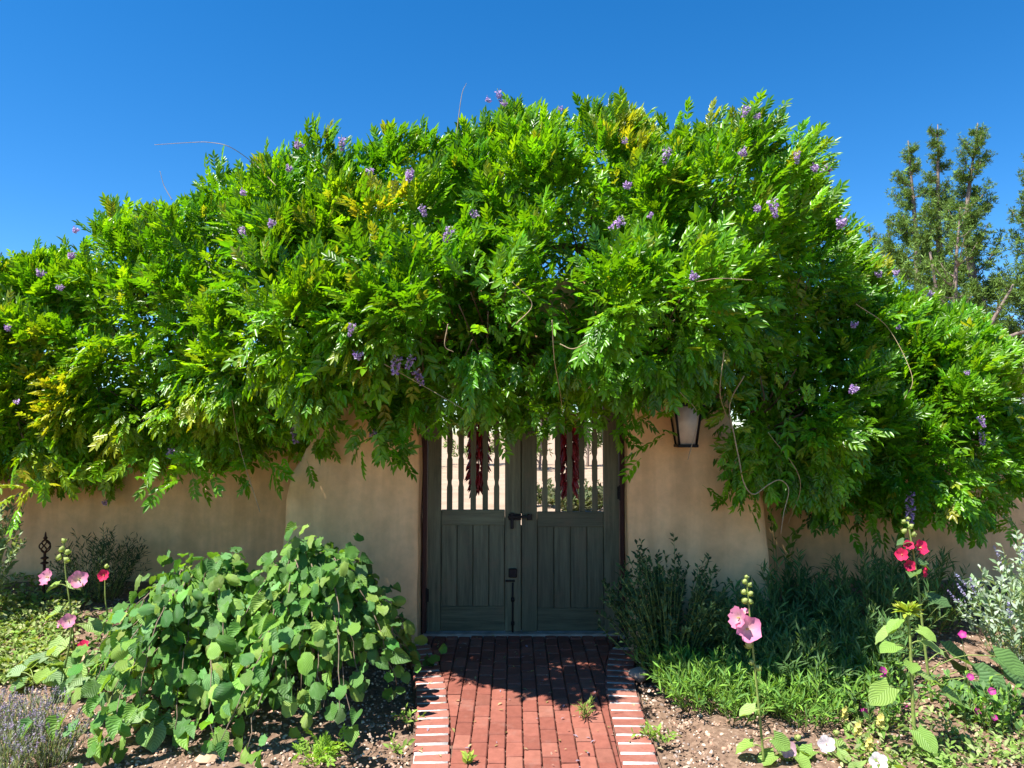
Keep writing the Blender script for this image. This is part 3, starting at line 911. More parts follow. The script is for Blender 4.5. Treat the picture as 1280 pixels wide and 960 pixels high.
# sprays hanging below the edge in front of the wall and gate
hang = []
for px, py, Yd, n in [(470, 545, 5.1, 6), (500, 560, 5.15, 4), (450, 540, 5.1, 6), (545, 505, 5.1, 9), (590, 505, 5.1, 10), (630, 515, 5.05, 9), (668, 500, 5.0, 5), (745, 500, 5.1, 8), (785, 515, 5.2, 8),
                   (815, 545, 5.25, 5), (835, 565, 5.3, 3), (880, 570, 5.4, 6), (905, 600, 5.4, 6), (930, 605, 5.45, 6), (960, 580, 5.5, 8), (1000, 590, 5.6, 8), (1050, 620, 5.8, 8), (1095, 645, 5.9, 8),
                   (1150, 625, 5.95, 8), (1200, 640, 5.95, 7), (300, 575, 5.5, 6), (345, 560, 5.4, 6), (240, 585, 5.6, 8), (190, 590, 5.6, 6), (140, 570, 5.7, 6), (60, 590, 5.6, 7), (20, 610, 5.5, 7),
                   (600, 480, 4.85, 12), (650, 485, 4.85, 8), (740, 480, 4.85, 12), (540, 485, 4.95, 12), (500, 500, 5.1, 10), (800, 480, 5.05, 10), (840, 470, 5.1, 10), (705, 470, 4.9, 8), (690, 520, 4.95, 4), (770, 460, 5.0, 10), (570, 470, 5.0, 10), (640, 470, 5.0, 10), (1250, 640, 5.9, 5)]:
    c = at(px, py, Yd)
    k = n * 2
    P = c + rng.normal(0, 1, (k, 3)) * np.array([0.11, 0.10, 0.07])
    d = norm(np.array([0, -0.25, -0.45]) + 0.7 * rng.standard_normal((k, 3)))
    add_fronds(P, d, norm(np.array([0, -0.5, 0.8]) + 0.4 * rng.standard_normal((k, 3))), rng.uniform(0.13, 0.22, k), jit(BASE, k))
FP, FD, FN, FS, FT, FI = map(np.concatenate, (FP, FD, FN, FS, FT, FI))
# not inside masonry, not into the lantern
tip = FP + FD * FS[:, None]
def in_wall(Q):
    pier = (Q[:, 1] > 5.69) & (Q[:, 1] < 6.36) & (Q[:, 0] > -1.7) & (Q[:, 0] < 1.95) & (Q[:, 2] < 2.75)
    side = (Q[:, 1] > 6.71) & (Q[:, 1] < 7.14) & (Q[:, 2] < 1.66)
    return pier | side
lp = at(857, 528, 5.56)
lant = (np.abs(FP[:, 0] - lp[0]) < 0.22) & (FP[:, 2] < lp[2] + 0.07) & (FP[:, 2] > lp[2] - 0.45)
lant |= (np.abs(tip[:, 0] - lp[0]) < 0.17) & (tip[:, 2] < lp[2] + 0.02) & (tip[:, 2] > lp[2] - 0.4)
keep = ~(in_wall(FP) | in_wall(tip) | lant)
keep &= ~((FP[:, 1] > 6.75) & (rng.random(len(FP)) < 0.7))      # thinner on the far side
keep &= ~((implicit(FP, LOBES) < -0.42) & (rng.random(len(FP)) < 0.7))
FP, FD, FN, FS, FT, FI = FP[keep], FD[keep], FN[keep], FS[keep], FT[keep], FI[keep]
# no leaf hangs in the air on its own
cellk = np.floor((FP + FD * (FS * 0.4)[:, None]) / 0.16).astype(int) + 200
key = (cellk[:, 0] * 1000 + cellk[:, 1]) * 1000 + cellk[:, 2]
uq, cnt = np.unique(key, return_counts=True)
cd = dict(zip(uq.tolist(), cnt.tolist()))
nb = np.zeros(len(FP), int)
for dx in (-1, 0, 1):
    for dy in (-1, 0, 1):
        for dz in (-1, 0, 1):
            kk_ = key + (dx * 1000 + dy) * 1000 + dz
            nb += np.array([cd.get(v, 0) for v in kk_.tolist()])
keep = nb >= 9
FP, FD, FN, FS, FT, FI = FP[keep], FD[keep], FN[keep], FS[keep], FT[keep], FI[keep]
# hollows between the shoots where one looks into the shaded inside
fx, fy = project(FP)
GAPS = [(985, 350, 34), (1030, 470, 34), (975, 440, 34), (350, 420, 22), (590, 370, 26), (690, 330, 22), (450, 500, 20), (200, 400, 18), (520, 440, 24), (120, 340, 12), (255, 300, 26), (530, 292, 30), (725, 300, 34), (560, 405, 36), (400, 225, 16), (1000, 300, 40), (1005, 400, 50), (650, 420, 40), (490, 205, 14), (870, 165, 14), (330, 360, 22),
        (150, 470, 26), (720, 380, 34), (290, 330, 18), (95, 400, 16), (240, 430, 24), (820, 420, 26), (930, 470, 34), (470, 330, 16), (610, 330, 18), (840, 330, 14), (760, 210, 13), (180, 330, 16)]
drop = np.zeros(len(FP), bool)
fo = implicit(FP, LOBES)
for px, py, rad in GAPS:
    rad = rad * 1.08
    e = ((fx - px) / rad) ** 2 + ((fy - py) / (rad * 0.85)) ** 2
    drop |= (rng.random(len(FP)) < 1.5 * np.exp(-0.75 * e)) & (fo > -0.75) & (FP[:, 1] < np.where(np.abs(FP[:, 0] - 0.1) < 2.0, 5.4, 5.9))
FP, FD, FN, FS, FT, FI = FP[~drop], FD[~drop], FN[~drop], FS[~drop], FT[~drop], FI[~drop]
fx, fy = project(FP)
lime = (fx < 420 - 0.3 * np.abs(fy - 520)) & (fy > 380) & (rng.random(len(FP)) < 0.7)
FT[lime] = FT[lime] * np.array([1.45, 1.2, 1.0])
# young yellow growth in patches
outer = implicit(FP, LOBES)
for px, py, rad in PX_YEL:
    w = np.exp(-((fx - px) ** 2 + (fy - py) ** 2) / (2 * (rad * 0.55) ** 2)) * (outer > 0.0) * (FP[:, 1] < 6.6)
    w = np.clip(w * 1.2, 0, 1) * (rng.random(len(w)) < 0.75)
    FT = FT * (1 - w[:, None]) + np.array([0.42, 0.47, 0.03]) * w[:, None] * (0.8 + 0.4 * rng.random((len(w), 1)))
yl = rng.random(len(FP)) < 0.035
FT[yl] = np.array([0.30, 0.40, 0.03]) * (0.7 + 0.5 * rng.random((yl.sum(), 1)))
tw = (rng.random(len(FP)) < 0.35) & (FT[:, 0] < 0.2)     # fresh shoots are a little lighter
FT[tw] = FT[tw] * np.array([1.5, 1.3, 1.0])
FR = frames(FD, FN)

vine = empty('wisteria_vine', (2.5, 7.5, float(gz(2.5, 7.5))), 'huge green wisteria vine with lilac flowers smothering the adobe portal', 'vine')
# the 300 leaves standing furthest out towards the open side are parts of their own
fx, fy = project(FP)
inframe = (fx > 10) & (fx < 1270) & (fy > 60) & (fy < 660) & (FP[:, 1] < 6.4)
score = outer + 0.9 * FS - 0.12 * FP[:, 1] + 0.15 * rng.random(len(FP))
score[~inframe | (FI == 1)] = -9
cell = {}
order = np.argsort(-score)
pick = []
for i in order:      # spread them over the vine
    key = (int(fx[i] // 34), int(fy[i] // 30))
    if cell.get(key, 0) >= 1: continue
    cell[key] = 1; pick.append(i)
    if len(pick) == 296: break
pick = np.array(pick)
mask = np.ones(len(FP), bool); mask[pick] = False
pal = [BASE, BASE * np.array([1.3, 1.15, 1]), BASE * 0.8, BASE * np.array([1.7, 1.4, 1.1]), np.array([0.28, 0.29, 0.025])]
cl = np.argmin(np.linalg.norm(FT[pick][:, None, :] - np.array(pal)[None], axis=2), 1)
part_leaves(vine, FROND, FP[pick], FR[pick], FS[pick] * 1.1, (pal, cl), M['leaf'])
vs = Soup()
which = rng.integers(0, len(FROND), len(FP))
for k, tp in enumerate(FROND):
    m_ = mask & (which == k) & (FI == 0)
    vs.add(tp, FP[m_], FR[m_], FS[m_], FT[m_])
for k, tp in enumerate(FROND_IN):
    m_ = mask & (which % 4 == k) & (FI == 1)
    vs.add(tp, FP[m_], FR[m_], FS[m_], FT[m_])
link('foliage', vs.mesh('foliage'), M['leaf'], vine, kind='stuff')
print('fronds', len(FP))

# trunk and limbs inside the crown
def gz1(x, y): return float(gz(x, y))
b0 = np.array([2.5, 7.5, gz1(2.5, 7.5) - 0.05])
limbs = []
tr = spline([b0, b0 + (0.03, -0.02, 0.5), b0 + (-0.06, 0.0, 1.0), b0 + (-0.1, -0.1, 1.7), (2.2, 6.8, 2.45), (0.9, 6.1, 3.05)], 30)
limbs.append((tr, np.linspace(0.07, 0.03, 30)))
limbs.append((spline([tr[16], (2.6, 6.5, 2.0), (3.2, 6.5, 1.95), (3.6, 6.4, 1.6)], 20), np.linspace(0.035, 0.01, 20)))
limbs.append((spline([tr[29], (0.0, 6.0, 3.1), (-1.0, 6.05, 3.0), (-2.0, 6.3, 2.5), (-3.2, 6.5, 2.0), (-4.2, 6.55, 1.75)], 40), np.linspace(0.03, 0.01, 40)))
for s_ in sub[::3]:
    q = s_[:3] - s_[6:9] * 0.15
    core = np.array([np.clip(q[0], -4, 3.4) * 0.96, 6.2, max(1.6, q[2] - 0.5)])
    mid = (q + core) / 2 + rng.normal(0, 0.08, 3)
    if not in_wall(np.array([mid, core]))[0]:
        limbs.append((spline([core * 0.4 + mid * 0.6, mid, q], 8), np.linspace(0.010, 0.004, 8)))
link('trunk', tubes_mesh('trunk', limbs, 6), M['bark'], vine)

# bare twining tendrils
def surf(px, py, lift=0.0, L=np.vstack([LOBES, sub[:, :6]])):
    d = ray(px, py)
    o = np.array([0, 0, CAM_Z])
    t = np.arange(3.8, 8.5, 0.02)
    Q = o + d * t[:, None]
    f = implicit(Q, L)
    hit = np.argmax(f < 0.05) if (f < 0.05).any() else np.argmin(f)
    if f.min() > 0.12: return None
    return Q[hit] - d * lift
def tendril(pts, r=0.0035, mt='twig'):
    P = spline(pts, 40)
    link('tendril', tubes_mesh('tendril', [(P, np.linspace(r, r * 0.55, 40))], 5), M[mt], vine)
Yt = 4.95
tp_ = [at(930, 470, Yt), at(912, 505, Yt), at(918, 545, Yt), at(924, 575, Yt), at(930, 604, Yt + 0.02), at(942, 618, Yt + 0.05), at(960, 606, Yt + 0.1), at(975, 600, Yt + 0.15), at(986, 612, Yt + 0.15), at(980, 640, Yt + 0.15), at(976, 667, Yt + 0.15)]
tendril(tp_, 0.0055)
for pts in ([(690, 400), (693, 450), (700, 490), (706, 540)], [(560, 405), (556, 432), (567, 440)], [(325, 640), (300, 560), (290, 500)], [(215, 250), (205, 232), (200, 214)],
            [(345, 232), (318, 205), (288, 184), (262, 178), (240, 178), (193, 181)], [(740, 480), (725, 500), (722, 515)], [(860, 575), (872, 520), (850, 490)], [(570, 172), (577, 120), (583, 104)],
            [(1070, 380), (1110, 410), (1140, 470), (1130, 500)], [(985, 655), (1000, 600), (960, 540)], [(645, 405), (665, 380), (640, 352)], [(215, 575), (240, 590), (262, 618)],
            [(480, 455), (525, 480), (560, 500), (580, 512)], [(940, 350), (900, 348), (870, 352)], [(905, 440), (900, 490), (908, 520)], [(700, 430), (716, 436), (735, 428)]):
    q = [surf(*p, 0.06) for p in pts]
    ok_ = [v for v in q if v is not None] or [np.array([0, 6.0, 0])]
    q = [v if v is not None else ok_[0] for v in q]
    ym = min(v[1] for v in q)
    tendril([at(p[0], p[1], v[1] * 0.5 + ym * 0.5) for p, v in zip(pts, q)], 0.0028)
# leafy shoots: fronds along the two hanging tips
sh = Soup()
for path_, f0, f1, n in ((spline(tp_, 40), 0, 16, 16), (spline([at(690, 400, 4.9), at(693, 450, 4.9), at(700, 490, 4.9), at(706, 540, 4.9)], 40), 0, 24, 12),
                         (spline([at(1245, 600, 5.8), at(1225, 620, 5.8), at(1205, 610, 5.75), at(1265, 660, 5.8)], 40), 0, 39, 9)):
    ii = np.linspace(f0, f1, n).astype(int)
    P = path_[ii]
    d = norm(rng.standard_normal((n, 3)) * np.array([1, 0.6, 0.5]) + np.array([0, -0.2, 0.1]))
    sh.add(FROND[1], P, frames(d, np.array([-0.2, -0.5, 0.8]) + 0.3 * rng.standard_normal((n, 3))), rng.uniform(0.10, 0.17, n), jit((0.17, 0.27, 0.02), n))
link('young_shoots', sh.mesh('young_shoots'), M['leaf'], vine, kind='stuff')

# flower clusters
def petal_t():
    V = [(0, 0, 0), (-0.5, 0.5, 0.18), (0, 1, 0.05), (0.5, 0.5, 0.18), (0, 0.55, -0.12)]
    return T(V, [(0, 4, 1), (1, 4, 2), (2, 4, 3), (3, 4, 0)])
PET = petal_t()
def raceme(seed, h, w, dense):
    r = np.random.default_rng(seed)
    n = dense
    t = r.random(n)
    rad = w * (1 - t * 0.75) * np.sqrt(r.random(n))
    a = r.random(n) * 2 * PI
    P = np.stack([rad * np.cos(a), rad * np.sin(a), -t * h], -1)
    d = norm(np.stack([np.cos(a), np.sin(a), -0.25 + 0.5 * r.standard_normal(n)], -1))
    tint = np.array([0.56, 0.41, 0.68]) * (0.7 + 0.6 * r.random((n, 1)))
    wht = r.random(n) < 0.3; tint[wht] = np.array([0.62, 0.52, 0.74])
    drk = r.random(n) < 0.2; tint[drk] = np.array([0.24, 0.12, 0.42])
    so_ = Soup(); so_.add(PET, P, frames(d, r.standard_normal((n, 3))), 0.014 + 0.009 * r.random(n), tint)
    V, F = tube([np.array([0, 0, 0.015]), np.array([0, 0, -h])], 0.0025, 4)
    so_.raw(V, F, (0.2, 0.25, 0.08))
    me = so_.mesh('flower_cluster'); me.materials.append(M['petal'])
    return me
RAC = [raceme(1, 0.05, 0.034, 80), raceme(2, 0.065, 0.032, 85), raceme(3, 0.042, 0.03, 60), raceme(4, 0.13, 0.03, 90)]
voff = Vector(vine.location)
for px, py in [(566, 138), (612, 128), (630, 132), (622, 117), (935, 138), (945, 148), (926, 193), (996, 194), (1030, 215), (1018, 213), (1053, 278), (946, 265), (965, 255), (869, 350), (785, 236), (780, 280),
               (811, 273), (375, 183), (427, 176), (462, 216), (513, 222), (513, 218), (341, 281), (300, 290), (563, 290), (594, 271), (526, 262), (441, 410), (496, 450), (516, 450), (519, 468), (448, 446), (662, 510),
               (368, 538), (328, 578), (264, 622), (216, 568), (13, 600), (20, 505), (52, 343), (75, 362), (130, 630), (425, 566), (465, 546), (1068, 408), (1180, 345), (1180, 357), (1098, 345), (1120, 342), (1208, 469),
               (1225, 525), (1070, 488), (1122, 413), (363, 213), (305, 245), (9, 412), (95, 290), (90, 322), (780, 180), (700, 140), (835, 190), (1228, 545)]:
    p = surf(px, py, 0.07)
    if p is None: p = surf(px - 14, py + 12, 0.07)
    if p is None: continue
    o = bpy.data.objects.new('flower_cluster', random.choice(RAC)); C.objects.link(o); o.parent = vine
    o.location = Vector(p.tolist()) - voff + Vector((0, 0, 0.03)); o.rotation_euler = (random.gauss(0, 0.4), random.gauss(0, 0.4), random.uniform(0, 6.28))
    sc_ = random.uniform(0.6, 0.92); o.scale = (sc_,) * 3
for px, py, Yd in ((1136, 622, 5.5), (1137, 640, 5.52)):
    o = bpy.data.objects.new('flower_cluster', RAC[3]); C.objects.link(o); o.parent = vine
    o.location = Vector(at(px, py - 8, Yd).tolist()) - voff

# ------------------------------------------------------------------ plants of the beds
def P3(x, y, dz=0.0): return np.array([x, y, gz1(x, y) + dz])

def hazel(base, rx, ry, h, n_br, n_part, n_fill, label):
    g = empty('contorted_hazel', base, label, 'shrub', 'contorted hazel shrubs')
    curves, A, Dout = [], [], []
    for i in range(n_br):
        a = 2 * PI * (i + random.random() * 0.7) / n_br
        k = random.uniform(0.35, 1.0)
        o = np.array([math.cos(a) * rx, math.sin(a) * ry, 0])
        top = h * random.uniform(0.72, 1.05) * (1.06 - 0.2 * k)
        pts = [base, base + o * 0.12 * k + (0, 0, top * 0.5), base + o * 0.34 * k + (0, 0, top), base + o * 0.70 * k + (0, 0, top * (1.0 - 0.36 * k)), base + o * 1.0 * k + (0, 0, top * (0.80 - 0.68 * k) * random.uniform(0.7, 1.3))]
        P = spline(pts, 26)
        w = np.cumsum(rng.normal(0, 0.012, (26, 3)), 0); w -= np.linspace(0, 1, 26)[:, None] * w[-1] * 0.5
        P = P + w; P[0] = base
        P[:, 2] = np.maximum(P[:, 2], gz(P[:, 0], P[:, 1]) + 0.03)
        curves.append((P, np.linspace(0.007, 0.002, 26)))
        A.append(P[7:]); Dout.append(np.repeat(o[None] / np.linalg.norm(o), 19, 0))
    for q_ in curves: link('branch', tubes_mesh('branch', [q_], 5), M['hazelbark'], g)
    A = np.concatenate(A); Dout = np.concatenate(Dout)
    def leaves(n, spread, s0, s1):
        i = rng.integers(0, len(A), n)
        P = A[i] + rng.normal(0, spread, (n, 3))
        P[:, 2] = np.maximum(P[:, 2], gz(P[:, 0], P[:, 1]) + 0.07)
        d = norm(Dout[i] * 0.65 + np.array([0, -0.2, -0.5]) + 0.42 * rng.standard_normal((n, 3)))
        d = norm(d - 0.45 * (d @ SUNV)[:, None] * SUNV)
        nn = norm(Dout[i] * 0.4 + SUNV * 0.8 + np.array([0, -0.15, 0]) + 0.40 * rng.standard_normal((n, 3)))
        return P, frames(d, nn), rng.uniform(s0, s1, n)
    pal_ = [(0.12, 0.28, 0.05), (0.18, 0.35, 0.055), (0.085, 0.21, 0.05), (0.26, 0.40, 0.08), (0.15, 0.32, 0.10)]
    P, R, s = leaves(n_part * 2, 0.055, 0.06, 0.10)
    sc_ = P[:, 2] * 0.9 - P[:, 1] + 0.25 * rng.random(len(P))
    o = np.argsort(-sc_)[:n_part]
    part_leaves(g, HAZEL, P[o], R[o], s[o], [np.array(c) for c in pal_], M['hazel'])
    rest = np.argsort(-sc_)[n_part:]
    so_ = Soup()
    for Q, R_, s_2 in ((P[rest], R[rest], s[rest]), leaves(n_fill, 0.06, 0.055, 0.095)):
        for k in range(len(HAZEL)):
            m_ = np.arange(len(Q)) % len(HAZEL) == k
            so_.add(HAZEL[k], Q[m_], R_[m_], s_2[m_], jit(pal_[k % 5], m_.sum(), 0.2))
    link('foliage', so_.mesh('foliage', True), M['hazel'], g, kind='stuff')
    return g
hazel(P3(-1.24, 4.86), 0.68, 1.02, 0.88, 52, 296, 1150, 'broad-leaved contorted hazel shrub drooping beside the brick path')
hazel(P3(-1.98, 4.86), 0.70, 1.0, 0.76, 52, 296, 1150, 'broad-leaved contorted hazel shrub next to the pink hollyhocks')

def stems_of(base, n, h, spread, lean=(0, 0), arch=0.35, pts=7, root=0.25):
    out = []
    for i in range(n):
        a = random.uniform(0, 2 * PI); r = math.sqrt(random.random())
        o = np.array([math.cos(a), math.sin(a), 0.0]) * spread
        hh = h * random.uniform(0.65, 1.08) * (1 - arch * r * r)
        b_ = base + o * r * root
        b_[2] = gz1(b_[0], b_[1])
        tipp = base + o * r + np.array([lean[0], lean[1], hh])
        midp = b_ * 0.5 + tipp * 0.5 + np.array([0, 0, hh * 0.14]) + rng.normal(0, 0.02, 3) * h
        out.append(spline([b_, midp, tipp], pts))
    return out

def leaves_on(stems, per, t0=0.12, up=0.35, outw=0.8):
    P, D = [], []
    for s_ in stems:
        t = np.linspace(t0, 0.99, per) + rng.normal(0, 0.02, per)
        f = np.clip(t, 0, 0.999) * (len(s_) - 1)
        i = f.astype(int); fr = (f - i)[:, None]
        p = s_[i] * (1 - fr) + s_[np.minimum(i + 1, len(s_) - 1)] * fr
        tg = norm(s_[np.minimum(i + 1, len(s_) - 1)] - s_[i])
        side = norm(np.cross(tg, rng.standard_normal((per, 3))))
        P.append(p); D.append(norm(side * outw + tg * 0.55 + np.array([0, 0, up])))
    return np.concatenate(P), np.concatenate(D)

def herb(name, base, n, h, spread, tps, L, per, tints, label, cat, group=None, mt='herb', lean=(0, 0), arch=0.35, stem_r=0.0028, up=0.35, outw=0.8, root=0.25, stem_mt='greystem', nrm=(-0.1, -0.35, 0.8)):
    g = empty(name, base, label, cat, group)
    st = stems_of(base, n, h, spread, lean, arch, root=root)
    link('stems', tubes_mesh('stems', [(s_, np.linspace(stem_r, stem_r * 0.5, len(s_))) for s_ in st], 3), M[stem_mt], g)
    P, D = leaves_on(st, per, up=up, outw=outw)
    k = len(P)
    so_ = Soup()
    w = rng.integers(0, len(tps), k); tc = rng.integers(0, len(tints), k)
    R = frames(D, np.array(nrm) + 0.45 * rng.standard_normal((k, 3)))
    s_ = rng.uniform(L * 0.65, L * 1.2, k)
    tn = np.array(tints)[tc] * (1 + 0.18 * rng.standard_normal((k, 1))).clip(0.5, 1.6)
    for j, tp in enumerate(tps):
        m_ = w == j
        so_.add(tp, P[m_], R[m_], s_[m_], tn[m_])
    link('foliage', so_.mesh('foliage', True), M[mt], g, kind='stuff')
    g_st = st
    return g, g_st

def flower_mesh(seed, r, col, eye, n=5, ruffle=0.12, cone=0.45):
    """ruffled five-petal bloom opening along +z"""
    rr = random.Random(seed)
    V, F, mul = [(0, 0, -r * cone)], [], [eye]
    seg = n * 4
    for ring, (rad, zz) in enumerate(((0.3, -cone * 0.55), (0.7, -0.08), (1.0, 0.06))):
        for j in range(seg):
            a = 2 * PI * j / seg
            notch = 1 - 0.14 * (ring / 2) * (0.5 + 0.5 * math.cos(a * n)) ** 3
            q = r * rad * notch * rr.uniform(0.93, 1.05)
            V.append((q * math.cos(a), q * math.sin(a), r * (zz + ruffle * (ring / 2) * math.sin(a * n * 1.0 + j * 1.7) + rr.uniform(-0.04, 0.04) * ring)))
            m = rr.uniform(0.85, 1.12)
            mul.append(tuple((eye[k] * (0.5, 0.12, 0)[ring] + col[k] * (0.5, 0.88, 1)[ring]) * m for k in range(3)))
    for j in range(seg):
        F.append((0, 1 + j, 1 + (j + 1) % seg))
        for ring in range(2):
            a = 1 + ring * seg
            F.append((a + j, a + seg + j, a + seg + (j + 1) % seg, a + (j + 1) % seg))
    # stamen column
    o = len(V)
    for k in range(6):
        a = 2 * PI * k / 6
        V.append((0.06 * r * math.cos(a), 0.06 * r * math.sin(a), -r * cone)); V.append((0.07 * r * math.cos(a), 0.07 * r * math.sin(a), -0.05 * r))
        mul += [(0.6, 0.55, 0.2)] * 2
    V.append((0, 0, 0.02 * r)); mul.append((0.6, 0.55, 0.2))
    for k in range(6):
        b_ = (k + 1) % 6
        F.append((o + 2 * k, o + 2 * b_, o + 2 * b_ + 1, o + 2 * k + 1)); F.append((o + 2 * k + 1, o + 2 * b_ + 1, o + 12))
    so_ = Soup(); so_.add(T(V, F, None, mul), np.zeros((1, 3)), np.eye(3)[None], 1.0, (1, 1, 1))
    me = so_.mesh('flower', True); me.materials.append(M['petal'])
    return me
FL = {'pink': [flower_mesh(i, 0.05, (0.80, 0.27, 0.46), (0.75, 0.55, 0.45), 5, 0.16) for i in range(3)],
      'red': [flower_mesh(i + 5, 0.042, (0.74, 0.03, 0.12), (0.5, 0.05, 0.08), 5, 0.2) for i in range(3)],
      'magenta': [flower_mesh(i + 9, 0.018, (0.55, 0.03, 0.30), (0.6, 0.2, 0.4), 5, 0.05, 0.15) for i in range(2)],
      'white': [flower_mesh(i + 13, 0.045, (0.80, 0.74, 0.76), (0.7, 0.55, 0.6), 5, 0.14) for i in range(2)],
      'mauve': [flower_mesh(17, 0.045, (0.62, 0.36, 0.46), (0.6, 0.5, 0.5), 5, 0.14)],
      'yellow': [flower_mesh(21, 0.016, (0.72, 0.66, 0.22), (0.7, 0.6, 0.1), 5, 0.2, 0.5)]}

def place(me, parent, p, d, s=1.0, name=None):
    o = bpy.data.objects.new(name or me.name.split('.')[0], me); C.objects.link(o); o.parent = parent
    q = Vector(d).to_track_quat('Z', 'Y')
    off = Vector((0, 0, 0)); pp = parent
    while pp is not None:
        off += pp.location; pp = pp.parent
    m = Matrix.LocRotScale(Vector([float(v) for v in p]) - off, q, Vector((s, s, s)))
    o.matrix_basis = m
    return o

def bud_mesh():
    bm = bmesh.new()
    bmesh.ops.create_icosphere(bm, subdivisions=1, radius=1.0)
    for v in bm.verts:
        v.co.z *= 1.25
        if v.co.z > 0.9: v.co.z *= 1.25
    me0 = bpy.data.meshes.new('tmp'); bm.to_mesh(me0); bm.free()
    V = [tuple(v.co) for v in me0.vertices]; F = [tuple(p.vertices) for p in me0.polygons]
    so_ = Soup(); so_.raw(V, F, (0.42, 0.50, 0.16))
    for k in range(5):   # sepals
        a = 2 * PI * k / 5
        c = np.array([math.cos(a), math.sin(a), 0])
        so_.add(OVATE[0], (c * 0.4 + (0, 0, -1.0))[None], frames((c * 0.7 + (0, 0, 0.9))[None], c[None]), 1.7, (0.34, 0.46, 0.12))
    me = so_.mesh('bud', True); me.materials.append(M['herb'])
    return me
BUD = bud_mesh()

def stalk_plant(name, base, pts, r0, label, cat, group=None, mt='greystem'):
    g = empty(name, base, label, cat, group)
    P = spline(pts, 24)
    link('stalk', tubes_mesh('stalk', [(P, np.linspace(r0, r0 * 0.55, 24))], 7), M[mt], g)
    return g, P

def big_leaves(g, P, items, tps, tints, mt='hazel'):
    """items: (fraction up the stalk, azimuth, petiole length, size)"""
    PP, DD, SS, pet = [], [], [], []
    for t, az, pl_, sz in items:
        s_ = P[int(t * (len(P) - 1))]
        o = np.array([math.cos(az), math.sin(az), 0.0])
        e = s_ + o * pl_ + np.array([0, 0, pl_ * 0.35])
        pet.append((spline([s_, (s_ + e) / 2 + (0, 0, pl_ * 0.12), e], 6), np.linspace(0.004, 0.0028, 6)))
        PP.append(e); DD.append(o + np.array([0, 0, -0.35]) + 0.15 * rng.standard_normal(3)); SS.append(sz)
    for q_ in pet: link('petiole', tubes_mesh('petiole', [q_], 5), M['greystem'], g)
    PP = np.array(PP)
    PP[:, 2] = np.maximum(PP[:, 2], gz(PP[:, 0], PP[:, 1]) + 0.05)
    part_leaves(g, tps, PP, frames(np.array(DD), np.array([-0.1, -0.35, 0.9]) + 0.15 * rng.standard_normal((len(PP), 3))), np.array(SS), [np.array(c) for c in tints], M[mt])

PALE = [(0.27, 0.43, 0.09), (0.22, 0.38, 0.08), (0.30, 0.44, 0.14)]
# sunflower still in bud
b = G(1145, 948)
Yb = b[1]
g, P = stalk_plant('sunflower', b, [b, at(1141, 880, Yb), at(1138, 810, Yb), at(1135, 768, Yb + 0.02)], 0.011, 'tall sunflower with a closed green bud and heart-shaped leaves', 'flower')
big_leaves(g, P, [(0.93, 3.3, 0.05, 0.10), (0.8, 2.9, 0.08, 0.12), (0.68, 3.4, 0.09, 0.11), (0.72, -0.3, 0.06, 0.12), (0.86, -0.9, 0.05, 0.09), (0.52, 0.1, 0.05, 0.15), (0.42, 3.2, 0.12, 0.15),
                  (0.36, -0.1, 0.16, 0.15), (0.2, -1.6, 0.03, 0.13), (0.60, -2.0, 0.06, 0.10), (0.78, 0.6, 0.10, 0.12), (0.08, -1.2, 0.08, 0.13)], HEART, PALE)
so_ = Soup()
n = 46
a = rng.random(n) * 2 * PI; el = rng.uniform(-0.5, 1.0, n)
d = norm(np.stack([np.cos(a), np.sin(a), el], -1))
so_.add(OVATE[1], P[-1] + d * 0.012 + (0, 0, 0.012), frames(d + (0, 0, 0.3), np.array([0, 0, 1.0]) + 0.3 * rng.standard_normal((n, 3))), rng.uniform(0.052, 0.078, n), jit((0.38, 0.50, 0.07), n))
link('bud_head', so_.mesh('bud_head', True), M['herb'], g)

def hollyhock(base, pts, flowers, buds, leaves, label, color, r0=0.007, leaf_t=PALE):
    g, P = stalk_plant('hollyhock', base, pts, r0, label, 'flower', 'hollyhocks')
    for p, d, s_ in flowers:
        place(random.choice(FL[color]), g, p, d, s_)
    for p, s_ in buds:
        place(BUD, g, p, (random.gauss(0, 0.5), -0.5 + random.gauss(0, 0.4), 0.8), s_, 'bud')
    if leaves: big_leaves(g, P, leaves, ROUND, leaf_t)
    return g
b = G(955, 955); Y_ = b[1]
hollyhock(b, [b, at(948, 880, Y_), at(940, 800, Y_), at(933, 722, Y_)],
          [(at(936, 786, Y_ - 0.03), (0.1, -0.9, 0.25), 1.45), (at(921, 772, Y_ - 0.02), (-0.8, -0.5, 0.2), 1.15), (at(930, 764, Y_ + 0.02), (-0.2, -0.2, 0.8), 0.6)],
          [(at(931, 727, Y_), 0.013), (at(937, 731, Y_), 0.012), (at(930, 740, Y_), 0.014), (at(938, 742, Y_ - 0.01), 0.013), (at(931, 751, Y_), 0.016), (at(938, 752, Y_), 0.013), (at(933, 721, Y_), 0.01), (at(940, 828, Y_), 0.014), (at(948, 835, Y_), 0.016), (at(936, 806, Y_ - 0.01), 0.02)],
          [(0.03, 0.4, 0.09, 0.11), (0.10, 3.0, 0.05, 0.10), (0.34, 3.3, 0.02, 0.09), (0.16, -0.4, 0.06, 0.09)], 'pink hollyhock on a thin stalk in front of the dark sage bush', 'pink')
b = G(1165, 880); Y_ = b[1]
